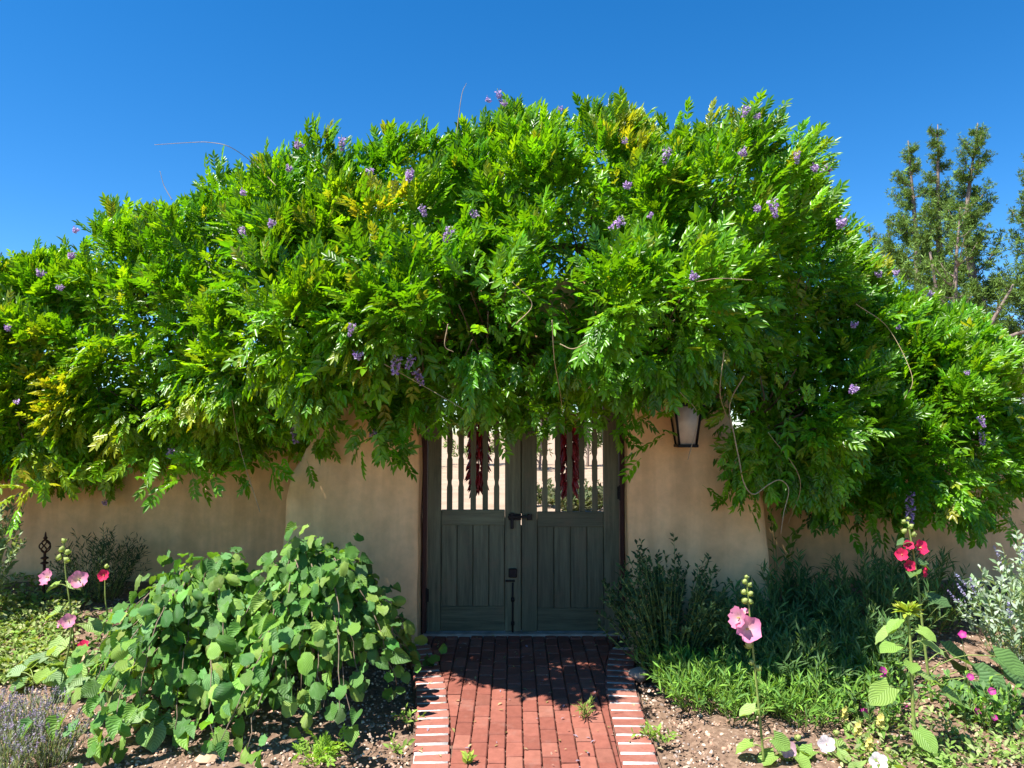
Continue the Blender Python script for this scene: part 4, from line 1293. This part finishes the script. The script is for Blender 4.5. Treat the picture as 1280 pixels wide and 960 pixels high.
hollyhock(b, [b, at(1155, 800, Y_), at(1146, 720, Y_), at(1135, 652, Y_)],
          [(at(1152, 684, Y_ - 0.03), (0.3, -0.8, 0.3), 1.15), (at(1127, 693, Y_ - 0.03), (-0.6, -0.7, 0.2), 0.95), (at(1137, 707, Y_ - 0.04), (-0.1, -0.9, 0.0), 0.85), (at(1157, 714, Y_ - 0.02), (0.7, -0.6, -0.1), 0.9), (at(1136, 681, Y_ - 0.02), (-0.1, -0.7, 0.5), 0.8)],
          [(at(1130, 652, Y_), 0.014), (at(1138, 658, Y_), 0.016), (at(1130, 664, Y_), 0.016), (at(1142, 668, Y_), 0.015), (at(1135, 648, Y_), 0.011)],
          [(0.78, 0.2, 0.02, 0.10), (0.72, -2.2, 0.03, 0.09), (0.9, 3.0, 0.02, 0.07), (0.55, 0.0, 0.06, 0.13), (0.12, 0.0, 0.28, 0.20), (0.1, -0.7, 0.26, 0.19), (0.14, 0.6, 0.24, 0.20), (0.08, -0.2, 0.42, 0.20), (0.1, -1.3, 0.14, 0.17), (0.22, 0.2, 0.16, 0.19), (0.18, -0.4, 0.36, 0.18)],
          'tall hollyhock with crimson red flowers behind the sunflower bud', 'red', 0.009, [(0.10, 0.20, 0.07), (0.13, 0.25, 0.07)])
b = P3(-3.05, 5.35); Y_ = 5.3
hollyhock(b, [b, at(88, 760, Y_), at(82, 715, Y_), at(80, 675, Y_)],
          [(at(57, 721, Y_ - 0.05), (-0.4, -0.8, 0.3), 1.2), (at(98, 724, Y_ - 0.05), (0.3, -0.8, 0.3), 1.25)],
          [(at(80, 676, Y_), 0.016), (at(77, 687, Y_), 0.02), (at(85, 690, Y_), 0.018), (at(74, 697, Y_), 0.02), (at(84, 700, Y_), 0.02)],
          [(0.3, 3.0, 0.1, 0.12), (0.2, 0.0, 0.1, 0.12), (0.6, -0.5, 0.06, 0.10), (0.1, -1.5, 0.12, 0.14), (0.55, 3.3, 0.06, 0.09)], 'hollyhock with two large pink blooms near the iron garden stake', 'pink')
b = P3(-2.85, 5.5)
hollyhock(b, [b, at(133, 760, 5.45), at(131, 722, 5.45)], [(at(129, 719, 5.4), (0.0, -0.9, 0.2), 1.0)], [(at(133, 708, 5.42), 0.014)],
          [(0.2, 0.0, 0.1, 0.13), (0.3, -1.5, 0.08, 0.12)], 'short hollyhock with one crimson bloom beside the hazel shrub', 'red')
b = P3(-2.85, 4.85)
hollyhock(b, [b, at(88, 800, 4.8), at(87, 772, 4.78)], [(at(85, 776, 4.74), (0.1, -0.9, 0.3), 0.95), (at(73, 780, 4.76), (-0.7, -0.6, 0.1), 0.5)], [(at(92, 768, 4.78), 0.014)],
          [(0.2, -0.6, 0.1, 0.12), (0.4, 3.2, 0.07, 0.10), (0.2, -1.8, 0.1, 0.12)], 'low hollyhock with one small pink bloom among pale ground cover', 'pink')
b = G(110, 850)
hollyhock(b, [b, at(108, 830, b[1]), at(105, 808, b[1])], [(at(104, 806, b[1] - 0.03), (0.1, -0.7, 0.6), 0.8)], [], [(0.2, 0.5, 0.08, 0.12), (0.2, 3.6, 0.08, 0.12), (0.1, -1.5, 0.09, 0.13)], 'tiny hollyhock with one dark red bloom near the stones', 'red')
for px, py, c, lab in ((985, 936, 'mauve', 'low mauve hollyhock bloom close to the gravel'), (1033, 930, 'white', 'low white hollyhock bloom among yellow snapdragons'), (1098, 952, 'white', 'white ruffled bloom at the foot of the sunflower')):
    b = G(px, py + 18)
    hollyhock(b, [b, b + (0, 0, 0.04), at(px, py, b[1])], [(at(px, py, b[1] - 0.02), (-0.3, -0.85, 0.35), 1.0)], [(at(px + 12, py - 14, b[1]), 0.015)], [(0.1, 0.3, 0.07, 0.10), (0.1, 3.4, 0.08, 0.10), (0.2, -0.9, 0.06, 0.08)], lab, c, 0.004)

# pale round-leaved seedlings in front of the ground cover
for i, (px, py, wh) in enumerate(((40, 865, 'inside the yellow-green ground cover'), (118, 862, 'just below the dark red bloom'), (168, 900, 'in the open gravel behind the lavender'), (70, 838, 'behind the lavender, deepest in the ground cover'),
                                  (150, 845, 'beside the small buff stone'), (190, 925, 'next to the small grey stone'), (205, 905, 'under the yellowing ferny seedling'))):
    b = G(px, py)
    g, P = stalk_plant('hollyhock_seedling', b, [b, b + (0.005, 0, 0.05), b + (0.01, 0, 0.10)], 0.005, 'pale round-leaved seedling ' + wh, 'plant', 'hollyhock seedlings')
    big_leaves(g, P, [(random.uniform(0.2, 0.9), random.uniform(0, 6.28), random.uniform(0.05, 0.14), random.uniform(0.09, 0.14)) for _ in range(8)], ROUND, [(0.20, 0.33, 0.13), (0.26, 0.38, 0.18), (0.16, 0.30, 0.08)])
# ferny plants
for px, py, tn, lab in ((205, 862, [(0.36, 0.27, 0.03), (0.28, 0.30, 0.03)], 'yellowing ferny seedling below the hazel leaves'), (245, 890, [(0.20, 0.36, 0.03), (0.15, 0.30, 0.03)], 'bright green ferny seedling below the hazel leaves')):
    herb('ferny_seedling', G(px, py), 12, 0.30, 0.20, FROND, 0.13, 6, tn, lab, 'plant', 'ferny seedlings')
herb('ferny_seedling', G(395, 955), 10, 0.10, 0.14, FROND, 0.10, 4, [(0.2, 0.36, 0.04)], 'small feathery seedling on gravel near the path edge', 'plant', 'ferny seedlings')

SAGE = [(0.05, 0.105, 0.038), (0.065, 0.13, 0.045), (0.045, 0.09, 0.04)]
NARROW = [(0.075, 0.16, 0.045), (0.09, 0.19, 0.05), (0.10, 0.18, 0.065)]
LIGHT = [(0.15, 0.31, 0.045), (0.20, 0.37, 0.05), (0.13, 0.27, 0.06)]
herb('sage_bush', P3(1.08, 5.28), 150, 0.86, 0.52, OVATE, 0.043, 26, SAGE, 'dark green sage bush beside the gate post', 'bush', arch=0.45, root=0.35)
for i, (x, y, h, sp, lab) in enumerate(((1.62, 5.25, 0.55, 0.42, 'narrow-leaved penstemon clump between sage bush and pink hollyhock'), (2.05, 5.65, 0.62, 0.45, 'narrow-leaved penstemon clump against the portal corner'),
                                        (2.55, 5.45, 0.66, 0.48, 'narrow-leaved penstemon clump behind the crimson hollyhock'), (1.75, 4.85, 0.42, 0.40, 'narrow-leaved penstemon clump right behind the pink hollyhock'),
                                        (2.25, 5.05, 0.50, 0.42, 'narrow-leaved penstemon clump left of the crimson hollyhock stem'), (3.05, 5.75, 0.60, 0.45, 'narrow-leaved penstemon clump beneath hanging lilac racemes'))):
    herb('penstemon_clump', P3(x, y), 90, h, sp, BLADE, 0.075, 20, NARROW, lab, 'plant', 'penstemon clumps in the shade', arch=0.5, root=0.45, up=0.5)
for px, py, wh in ((878, 884, 'overhanging the bare gravel near the path'), (935, 878, 'around the pink hollyhock stalk'), (985, 888, 'behind the low mauve bloom'), (1030, 884, 'behind the low white bloom'),
                   (905, 862, 'at the skirt of the sage bush'), (965, 858, 'between the pink hollyhock and the penstemon'), (1055, 868, 'beside the yellow snapdragons'), (860, 868, 'closest to the brick edging'), (1010, 862, 'half in the shade of the penstemon'),
                   (845, 850, 'beside the round grey stone'), (920, 896, 'spilling furthest onto the gravel by the pink hollyhock'), (1075, 850, 'left of the crimson hollyhock leaves'), (1000, 902, 'just above the mauve and white blooms')):
    herb('willowleaf_plant', G(px, py), 44, 0.25, 0.29, BLADE, 0.07, 12, LIGHT, 'bright narrow-leaved plant ' + wh, 'plant', 'sunny narrow-leaved plants', arch=0.4, root=0.5, up=0.5)
# four-o-clock like plants with magenta flowers
MAG = [(1098, 801), (1122, 836), (1188, 838), (1213, 847), (1212, 790 + 110), (1130, 884), (1080, 888), (1243, 896), (1094, 919), (1110, 826), (1240, 858), (1200, 792), (1157, 905)]
MAG = [(1203, 793), (1104, 845), (1213, 846), (1240, 864), (1243, 897), (1131, 885), (1080, 890), (1094, 919), (1104, 838), (1222, 890)]
mg = []
for i, (px, py, lab) in enumerate(((1085, 905, 'low plant with magenta flowers just left of the sunflower'), (1120, 880, 'magenta-flowered plant directly behind the sunflower stalk'),
                                   (1215, 905, 'magenta-flowered plant under the large round leaves'), (1252, 915, 'magenta-flowered plant at the foot of the mist shrub'))):
    b = G(px, py)
    g, st = herb('wine_cup_plant', b, 26, 0.26, 0.24, OVATE, 0.045, 11, LIGHT + NARROW, lab, 'plant', 'magenta-flowered plants', arch=0.3, root=0.5)
    mg.append((g, b))
for px, py in MAG:
    g, b = min(mg, key=lambda t: abs(project(t[1])[0][0] - px))
    y_ = b[1] - 0.06
    p = at(px, py, y_)
    place(random.choice(FL['magenta']), g, p, (random.gauss(0, 0.3), -0.8, 0.5), random.uniform(1.0, 1.35))
    lo = np.array([p[0] + random.gauss(0, 0.03), y_ + 0.08, gz1(p[0], y_ + 0.08)])
    link('flower_stem', tubes_mesh('flower_stem', [(spline([lo, (lo + p) / 2 + (0.01, 0, 0.01), p + (0, 0.012, -0.006)], 8), 0.002)], 4), M['greystem'], g)
# yellow snapdragons
for px, py in ((1072, 935), (1055, 915), (1086, 955), (1100, 925)):
    b = G(px, py)
    g, P = stalk_plant('snapdragon', b, [b, b + (0.005, 0, 0.08), b + (0.01, 0, 0.17)], 0.003, 'pale yellow snapdragon spike beside the sunflower', 'flower', 'yellow snapdragons')
    for k in range(9):
        a = k * 2.4
        place(FL['yellow'][0], g, P[10 + k] + np.array([math.cos(a), math.sin(a), 0]) * 0.012, (math.cos(a), math.sin(a), 0.5), random.uniform(0.8, 1.2))
    big_leaves(g, P, [(0.1 + 0.05 * k, k * 2.2, 0.02, 0.05) for k in range(6)], OVATE, LIGHT)

# blue mist shrub
def mist(base, n, h, sp, label):
    g, st = herb('mist_shrub', base, n, h, sp, OVATE, 0.048, 26, [(0.32, 0.42, 0.29), (0.40, 0.48, 0.38), (0.24, 0.36, 0.18)], label, 'shrub', 'blue mist shrubs', arch=0.3, root=0.3)
    so_ = Soup()
    for s_ in st:
        if random.random() < 0.6: continue
        k = 46
        tipd = norm((s_[-1] - s_[-3])[None])[0]
        t = rng.random(k)
        p = s_[-1] + tipd * (t[:, None] * 0.13 - 0.02) + rng.normal(0, 0.008, (k, 3)) * (1.2 - t[:, None])
        so_.add(PET, p, frames(rng.standard_normal((k, 3)), rng.standard_normal((k, 3))), 0.010, jit((0.46, 0.43, 0.64), k))
    link('flower_spikes', so_.mesh('flower_spikes'), M['petal'], g, kind='stuff')
mist(P3(3.30, 4.95), 70, 0.82, 0.36, 'silvery blue mist shrub with lavender spikes by the magenta flowers')
mist(P3(3.75, 5.3), 50, 0.9, 0.36, 'silvery blue mist shrub closest to the adobe wall')

# wispy bush, climbing sprout and pale plant by the walls
herb('wispy_bush', P3(-3.38, 6.25), 100, 0.56, 0.42, BLADE, 0.05, 20, [(0.05, 0.085, 0.04), (0.07, 0.11, 0.06)], 'dark wispy bush against the shaded adobe wall', 'bush', arch=0.4, root=0.4, stem_r=0.002)
herb('pale_shrub', P3(-4.02, 5.75), 46, 1.0, 0.32, OVATE, 0.06, 24, [(0.28, 0.36, 0.20), (0.2, 0.3, 0.12)], 'tall pale grey-green shrub under the left end of the vine', 'shrub', arch=0.25)
herb('climbing_sprout', P3(2.22, 6.35), 5, 1.05, 0.20, OVATE, 0.075, 10, [(0.16, 0.28, 0.03), (0.10, 0.2, 0.03)], 'thin leafy sprout climbing beside the portal corner', 'plant', stem_r=0.004, root=0.2)
# lavender
for px, py in ((18, 945), (62, 958), (-18, 925), (40, 925), (5, 975)):   # one drift of look-alikes
    b = G(px, py)
    g, st = herb('lavender', b, 90, 0.24, 0.20, BLADE, 0.035, 8, [(0.25, 0.28, 0.22), (0.32, 0.32, 0.30), (0.2, 0.26, 0.14)], 'grey-purple lavender tuft at the edge of the gravel', 'plant', 'lavender tufts', arch=0.3, root=0.4, stem_r=0.0016, up=0.9, outw=0.4)
    so_ = Soup()
    for s_ in st:
        k = 9
        p = s_[-1] + np.array([0, 0, 1]) * rng.random((k, 1)) * 0.035
        so_.add(PET, p, frames(rng.standard_normal((k, 3)) + (0, 0, 1), rng.standard_normal((k, 3))), 0.009, jit((0.36, 0.31, 0.38), k))
    link('flower_spikes', so_.mesh('flower_spikes'), M['petal'], g, kind='stuff')

# low ground cover sheets
def cover(name, polys, n, tints, label, L=0.045, per=9, tps=OVATE, h=0.08):
    so_ = Soup()
    for i in range(n):
        px, py = polys(random.random(), random.random())
        b = G(px, py)
        k = per
        a = rng.random(k) * 2 * PI
        d = np.stack([np.cos(a), np.sin(a), rng.uniform(0.2, 1.2, k)], -1)
        P = b + np.stack([rng.normal(0, 0.05, k), rng.normal(0, 0.05, k), rng.uniform(0.0, h, k)], -1)
        P[:, 2] = np.maximum(P[:, 2], gz(P[:, 0], P[:, 1]) + 0.006)
        t = np.array(tints)[rng.integers(0, len(tints), k)]
        so_.add(tps[i % len(tps)], P, frames(d, np.array([0, -0.3, 0.9]) + 0.4 * rng.standard_normal((k, 3))), rng.uniform(L * 0.6, L * 1.3, k), t * (1 + 0.2 * rng.standard_normal((k, 1))).clip(0.5, 1.5))
    return tag(link(name, so_.mesh(name, True), M['herb']), label, 'ground cover', kind='stuff')
cover('ground_cover', lambda u, v: (-25 + 140 * u * (1 - 0.35 * v), 728 + 130 * v), 420, [(0.24, 0.34, 0.07), (0.30, 0.38, 0.12), (0.17, 0.29, 0.05), (0.33, 0.36, 0.16)], 'pale yellow-green ground cover below the pink hollyhocks')
cover('ground_cover', lambda u, v: (1050 + 240 * u, 900 + 70 * v), 190, [(0.24, 0.36, 0.09), (0.18, 0.30, 0.06), (0.32, 0.38, 0.16)], 'sparse light green weeds on gravel around the sunflower', 0.04, 5)
cover('ground_cover', lambda u, v: (90 + 130 * u, 770 + 90 * v), 60, [(0.22, 0.34, 0.12), (0.15, 0.26, 0.06)], 'scattered pale seedlings between hazel shrub and hollyhocks', 0.05, 6)

# weeds rooted in the path joints
b = np.array([0.43, 4.52, gz1(0.43, 4.52)])
herb('grass_tuft', b, 12, 0.10, 0.07, BLADE, 0.05, 4, [(0.2, 0.28, 0.06)], 'thin grass tuft growing in a path joint at the shadow edge', 'weed', stem_r=0.0012)
b = np.array([-0.235, 3.98, gz1(0, 3.98)])
herb('path_weed', b, 6, 0.04, 0.05, OVATE, 0.035, 4, [(0.3, 0.42, 0.06)], 'tiny yellow-green weed sprouting between sunlit path bricks', 'weed', stem_r=0.0015)
for px, py in ((808, 922), (830, 930), (497, 940), (512, 905)):
    herb('path_weed', G(px, py), 7, 0.07, 0.09, OVATE, 0.04, 4, [(0.22, 0.36, 0.06)], 'small green seedling on gravel beside the brick edging', 'weed', 'seedlings beside the edging', stem_r=0.0015)

# ------------------------------------------------------------------ stones, gravel, petals
def stone(name, c, size, mt, label, group, seed):
    r = random.Random(seed)
    bm = bmesh.new(); bmesh.ops.create_icosphere(bm, subdivisions=2, radius=1.0)
    ph = [r.uniform(0, 6.28) for _ in range(6)]
    for v in bm.verts:
        k = 1 + 0.16 * math.sin(v.co.x * 3 + ph[0]) + 0.14 * math.sin(v.co.y * 4 + ph[1]) + 0.12 * math.sin(v.co.z * 5 + ph[2])
        v.co = Vector((v.co.x * size[0] * k, v.co.y * size[1] * k, v.co.z * size[2] * (0.85 + 0.15 * k)))
    me = bpy.data.meshes.new(name); bm.to_mesh(me); bm.free()
    o = link(name, me, mt, None, c + np.array([0, 0, size[2] * 0.35]))
    o.rotation_euler.z = r.uniform(0, 6)
    tag(o, label, 'stone', group)
for i, (px, py, sz, mt, lab) in enumerate(((262, 948, (0.075, 0.055, 0.03), 'flagstone', 'flat buff stone on the gravel right of the lavender'), (112, 826, (0.10, 0.06, 0.03), 'flagstone', 'flat reddish stone below the dark red bloom'),
                                           (800, 846, (0.07, 0.06, 0.05), 'stone', 'round grey stone beside the path edging under the sage'), (150, 812, (0.07, 0.05, 0.03), 'flagstone', 'small buff stone at the foot of the hazel shrub'),
                                           (85, 790, (0.09, 0.06, 0.04), 'flagstone', 'tan stone half hidden by the low pink hollyhock'), (232, 930, (0.045, 0.04, 0.02), 'stone', 'small grey stone near the flat buff stone'))):
    stone('garden_stone', G(px, py), sz, M[mt], lab, 'stones in the beds', i)

CHIP = []
for k in range(4):
    r = random.Random(k)
    V = [(x * r.uniform(0.6, 1.1), y * r.uniform(0.6, 1.1), z * r.uniform(0.3, 0.6)) for x, y, z in ((-1, -0.6, -1), (1, -0.7, -1), (0.9, 0.7, -1), (-0.9, 0.6, -1), (-0.5, -0.4, 1), (0.6, -0.4, 1), (0.5, 0.4, 1), (-0.5, 0.5, 1))]
    CHIP.append(T(V, [(4, 5, 6, 7), (0, 1, 5, 4), (1, 2, 6, 5), (2, 3, 7, 6), (3, 0, 4, 7)]))
n = 31000
x = rng.uniform(-4.4, 4.6, n); y = 3.3 + 3.3 * rng.random(n) ** 1.3
ok = (x < xl(y) - 0.215) | (x > xr(y) + 0.215)
x, y = x[ok], y[ok]; n = len(x)
cpal = np.array([(0.30, 0.20, 0.14), (0.42, 0.31, 0.22), (0.50, 0.40, 0.31), (0.20, 0.125, 0.085), (0.36, 0.22, 0.155), (0.24, 0.19, 0.16), (0.14, 0.09, 0.06)])
so_ = Soup()
kk = rng.integers(0, 4, n)
d = np.stack([rng.standard_normal(n), rng.standard_normal(n), 0.25 * rng.standard_normal(n)], -1)
R = frames(d, np.array([0, 0, 1.0]) + 0.35 * rng.standard_normal((n, 3)))
sz = 0.005 + 0.0065 * rng.random(n) ** 2.2
sz3 = np.stack([sz, sz * (1 + 1.1 * (rng.random(n) < 0.35)), sz], -1)
tn = 1.2 * cpal[rng.integers(0, len(cpal), n)] * (1 + 0.2 * rng.standard_normal((n, 1))).clip(0.5, 1.5)
P = np.stack([x, y, gz(x, y) + 0.012 * np.sin(x * 3.1 + 1.3 * np.sin(y * 2.3)) * np.sin(y * 3.7 + x) + sz * 0.3 + 0.003], -1)
for k in range(4):
    m_ = kk == k
    so_.add(CHIP[k], P[m_], R[m_], sz3[m_], tn[m_])
tag(link('gravel', so_.mesh('gravel'), M['chip']), 'pinkish brown gravel and bark mulch covering the beds', 'gravel', kind='stuff')

# dry leaf litter: fallen petals and leaflets on the bricks
n = 150
x = rng.uniform(-0.6, 0.8, n); y = rng.uniform(3.9, 5.95, n)
k_ = np.concatenate([np.ones(n)])
so_ = Soup()
d = np.stack([rng.standard_normal(n), rng.standard_normal(n), 0.1 * rng.standard_normal(n)], -1)
lit = np.array([(0.45, 0.28, 0.2), (0.5, 0.42, 0.22), (0.38, 0.3, 0.36), (0.3, 0.3, 0.1)])[rng.integers(0, 4, n)]
so_.add(OVATE[1], np.stack([x, y, gz(0 * x, y) + 0.009], -1), frames(d, np.array([0, 0, 1.0]) + 0.15 * rng.standard_normal((n, 3))), rng.uniform(0.012, 0.035, n), lit)
tag(link('fallen_petals', so_.mesh('fallen_petals'), M['petal']), 'fallen petals and dry leaflets scattered on the brick path', 'petals', kind='stuff')

# ------------------------------------------------------------------ iron garden stake
def stake():
    Y_ = 6.2
    top = at(57, 668, Y_); x = top[0]
    g = empty('garden_stake', (x, Y_, gz1(x, Y_)), 'rusty iron garden stake with an open cage finial by the wall', 'stake')
    z0, zt = gz1(x, Y_), top[2]
    link('pole', tubes_mesh('pole', [([np.array([x, Y_, z0 - 0.05]), np.array([x, Y_, zt - 0.14])], 0.011)], 8), M['rust'], g)
    so_ = Soup()
    for k in range(5):
        a0 = 2 * PI * k / 5
        pts = []
        for t in np.linspace(0, 1, 16):
            r = 0.042 * math.sin(PI * t) ** 0.8
            pts.append((x + r * math.cos(a0 + t * 2.2), Y_ + r * math.sin(a0 + t * 2.2), zt - 0.15 + 0.11 * t))
        V, F = tube(pts, 0.0055, 5); so_.raw(V, F)
    link('cage', so_.mesh('cage', True), M['rust'], g)
    so_ = Soup()
    prof = [(0.0, 0.011), (0.012, 0.018), (0.024, 0.009), (0.05, 0.006), (0.062, 0.002)]
    V, F = tube([np.array([x, Y_, zt - 0.04 + a]) for a, _ in prof], [r for _, r in prof], 8); so_.raw(V, F)
    link('finial', so_.mesh('finial', True), M['rust'], g)
    so_ = Soup()
    for zc in (zt - 0.19, zt - 0.23):
        V, F = tube([np.array([x, Y_, zc + a]) for a in (-0.012, -0.004, 0.004, 0.012)], [0.012, 0.03, 0.03, 0.012], 10); so_.raw(V, F)
    link('collar', so_.mesh('collar', True), M['rust'], g)
stake()

# ------------------------------------------------------------------ junipers beyond the wall
def tuft_t(seed):
    r = random.Random(seed)
    V, F = [], []
    for k in range(8):
        a = r.uniform(0, 2 * PI); el = r.uniform(0.2, 1.3)
        d = np.array([math.cos(a) * math.cos(el), math.sin(el), math.sin(a) * math.cos(el)])
        sd_ = np.cross(d, (r.uniform(-1, 1), r.uniform(-1, 1), r.uniform(-1, 1))); sd_ /= np.linalg.norm(sd_)
        L = r.uniform(0.6, 1.0); w = 0.075
        o = len(V)
        V += [tuple(d * 0.05), tuple(d * L * 0.5 + sd_ * w), tuple(d * L), tuple(d * L * 0.5 - sd_ * w)]
        F.append((o, o + 1, o + 2, o + 3))
    return T(V, F)
TUFT = [tuft_t(i) for i in range(4)]

def juniper(x, y, h, width, label, seed, tint=(0.125, 0.215, 0.038), n_br=46, dens=34, bare=0.22, lean=0.0, size=0.10, fork=False, narrow=0.75):
    R_ = np.random.default_rng(seed)
    z0 = gz1(x, y) - 0.05
    base = np.array([x, y, z0])
    g = empty('juniper_tree', base, label, 'tree', 'junipers beyond the wall')
    tr_ = spline([base, base + (R_.normal(0, 0.08) + lean * 0.3, 0, h * 0.35), base + (R_.normal(0, 0.1) + lean * 0.7, 0, h * 0.7), base + (lean, 0, h)], 30)
    curves = [(tr_, np.linspace(0.02 * h, 0.006, 30))]
    P, D, SZ = [], [], []
    for i in range(n_br):
        t = bare + (1 - bare) * (i + R_.random()) / n_br
        s_ = tr_[min(29, int(t * 29))]
        a = R_.random() * 2 * PI
        L = width * (1 - t) ** narrow * R_.uniform(0.4, 1.2) + 0.07
        o = np.array([math.cos(a), math.sin(a), R_.uniform(0.25, 0.9)])
        B = spline([s_, s_ + o * L * 0.5, s_ + o * L + (0, 0, L * 0.35)], 8)
        curves.append((B, np.linspace(0.012 + 0.012 * (1 - t), 0.004, 8)))
        k = int(1.15 * dens * (0.5 + L))
        ii = R_.uniform(2.2, 7, k)
        j = ii.astype(int); fr = (ii - j)[:, None]
        SZ.append(np.full(k, 0.55 + 0.5 * min(1.0, 2.2 * (1 - t))))
        p = B[j] * (1 - fr) + B[np.minimum(j + 1, 7)] * fr + R_.normal(0, 0.022 + 0.08 * L, (k, 3))
        P.append(p); D.append(norm(o * 0.6 + np.array([0, 0, 0.7]) + 0.45 * R_.standard_normal((k, 3))))
    k = 14; SZ.append(np.full(k, 0.5)); P.append(tr_[-1] + R_.normal(0, 0.025, (k, 3)) - np.array([0, 0, 1]) * R_.random((k, 1)) * 0.3); D.append(np.tile([0, 0, 1.0], (k, 1)) + 0.3 * R_.standard_normal((k, 3)))
    if fork:
        for dx, dz in ((0.9, 0.75), (1.6, 0.62), (-0.35, 0.85)):
            s_ = tr_[int(29 * 0.38)]
            B = spline([s_, s_ + (dx * 0.45, 0.1, h * 0.2), s_ + (dx, 0.1, h * (dz - 0.38))], 12)
            curves.append((B, np.linspace(0.055, 0.015, 12)))
            k = 160
            p = B[-1] + R_.normal(0, 1, (k, 3)) * np.array([0.28, 0.28, 0.35])
            SZ.append(np.ones(k)); P.append(p); D.append(norm(R_.standard_normal((k, 3)) + (0, 0, 0.8)))
    link('trunk', tubes_mesh('trunk', curves, 6), M['juniperbark'], g)
    P, D = np.concatenate(P), np.concatenate(D)
    k = len(P)
    so_ = Soup(); w = R_.integers(0, 4, k)
    tn = np.asarray(tint) * (1 + 0.28 * R_.standard_normal((k, 1))).clip(0.4, 1.8) * np.array([1, 1, 1])
    Rf = frames(D, R_.standard_normal((k, 3)))
    s_ = R_.uniform(size * 0.6, size * 1.25, k) * np.concatenate(SZ)
    for j in range(4):
        m_ = w == j
        so_.add(TUFT[j], P[m_], Rf[m_], s_[m_], tn[m_])
    link('crown', so_.mesh('crown'), M['needle'], g, kind='stuff')
def tree_px(px, ptop, y, **kw):
    p = at(px, ptop, y)
    h = p[2] - gz1(p[0], y)
    juniper(p[0], y, h, kw.pop('width', 0.24 * h), kw.pop('label'), kw.pop('seed'), **kw)
tree_px(1135, 172, 12.6, seed=1, width=0.8, n_br=60, narrow=0.7, dens=78, bare=0.3, label='slim juniper rising behind the right shoulder of the vine')
tree_px(1172, 152, 13.4, seed=2, width=0.8, n_br=60, narrow=0.7, dens=78, bare=0.3, label='tall pointed juniper beside the slim juniper')
tree_px(1222, 150, 12.4, seed=3, width=0.8, n_br=60, narrow=0.65, dens=78, bare=0.38, label='tallest juniper with a bare lower trunk')
tree_px(1290, 185, 11.6, seed=4, width=0.8, n_br=60, narrow=0.7, dens=78, bare=0.35, label='bushy juniper leaning in behind the forked trunk')
tree_px(1200, 255, 11.2, seed=5, width=0.7, n_br=20, bare=0.6, fork=True, dens=20, label='juniper with a bare forked trunk and few leaves')
tree_px(1085, 275, 14.5, seed=6, width=1.1, narrow=0.9, label='short juniper just above the vine edge')
tree_px(1110, 270, 15.5, seed=7, width=1.1, narrow=0.9, label='short juniper between vine and slim juniper')
tree_px(1250, 340, 14.0, seed=8, width=1.4, n_br=50, tint=(0.10, 0.12, 0.055), label='low grey-green juniper below the forked trunk')
tree_px(1300, 410, 10.0, seed=9, width=0.8, n_br=50, tint=(0.13, 0.13, 0.085), label='dry grey juniper at the right end of the wall')
tree_px(4, 338, 21.0, seed=10, width=2.6, n_br=60, dens=14, size=0.26, tint=(0.045, 0.07, 0.035), narrow=0.5, label='dark juniper far off beyond the left wall')
tree_px(1160, 290, 16.0, seed=11, width=1.6, n_br=50, label='broad juniper filling in behind the slim juniper')
for i, (x, y, h, w_) in enumerate(((-6.0, 34, 3.6, 2.0), (-1.6, 38, 4.2, 2.4), (1.2, 33, 3.4, 2.2), (3.6, 36, 4.0, 2.4), (7.5, 34, 4.2, 2.2), (-11, 38, 4.5, 2.4), (13, 36, 4.5, 2.4))):
    juniper(x, y, h, w_, 'round juniper across the sunny yard seen through the gate', 30 + i, n_br=26, dens=14, bare=0.08, size=0.34, narrow=0.45)
# clipped shrub and low stone rows in the yard beyond the right gate leaf
for i, (x, y, h, sp) in enumerate(((1.15, 14.5, 0.55, 0.5), (1.6, 15.4, 0.6, 0.6), (0.75, 16.2, 0.5, 0.5), (2.1, 14.8, 0.6, 0.5))):
    herb('yard_shrub', P3(x, y), 50, h, sp, OVATE, 0.12, 12, [(0.07, 0.10, 0.04), (0.13, 0.14, 0.07)], 'low dusty shrub in the sunny yard behind the gate', 'shrub', 'yard shrubs behind the gate')
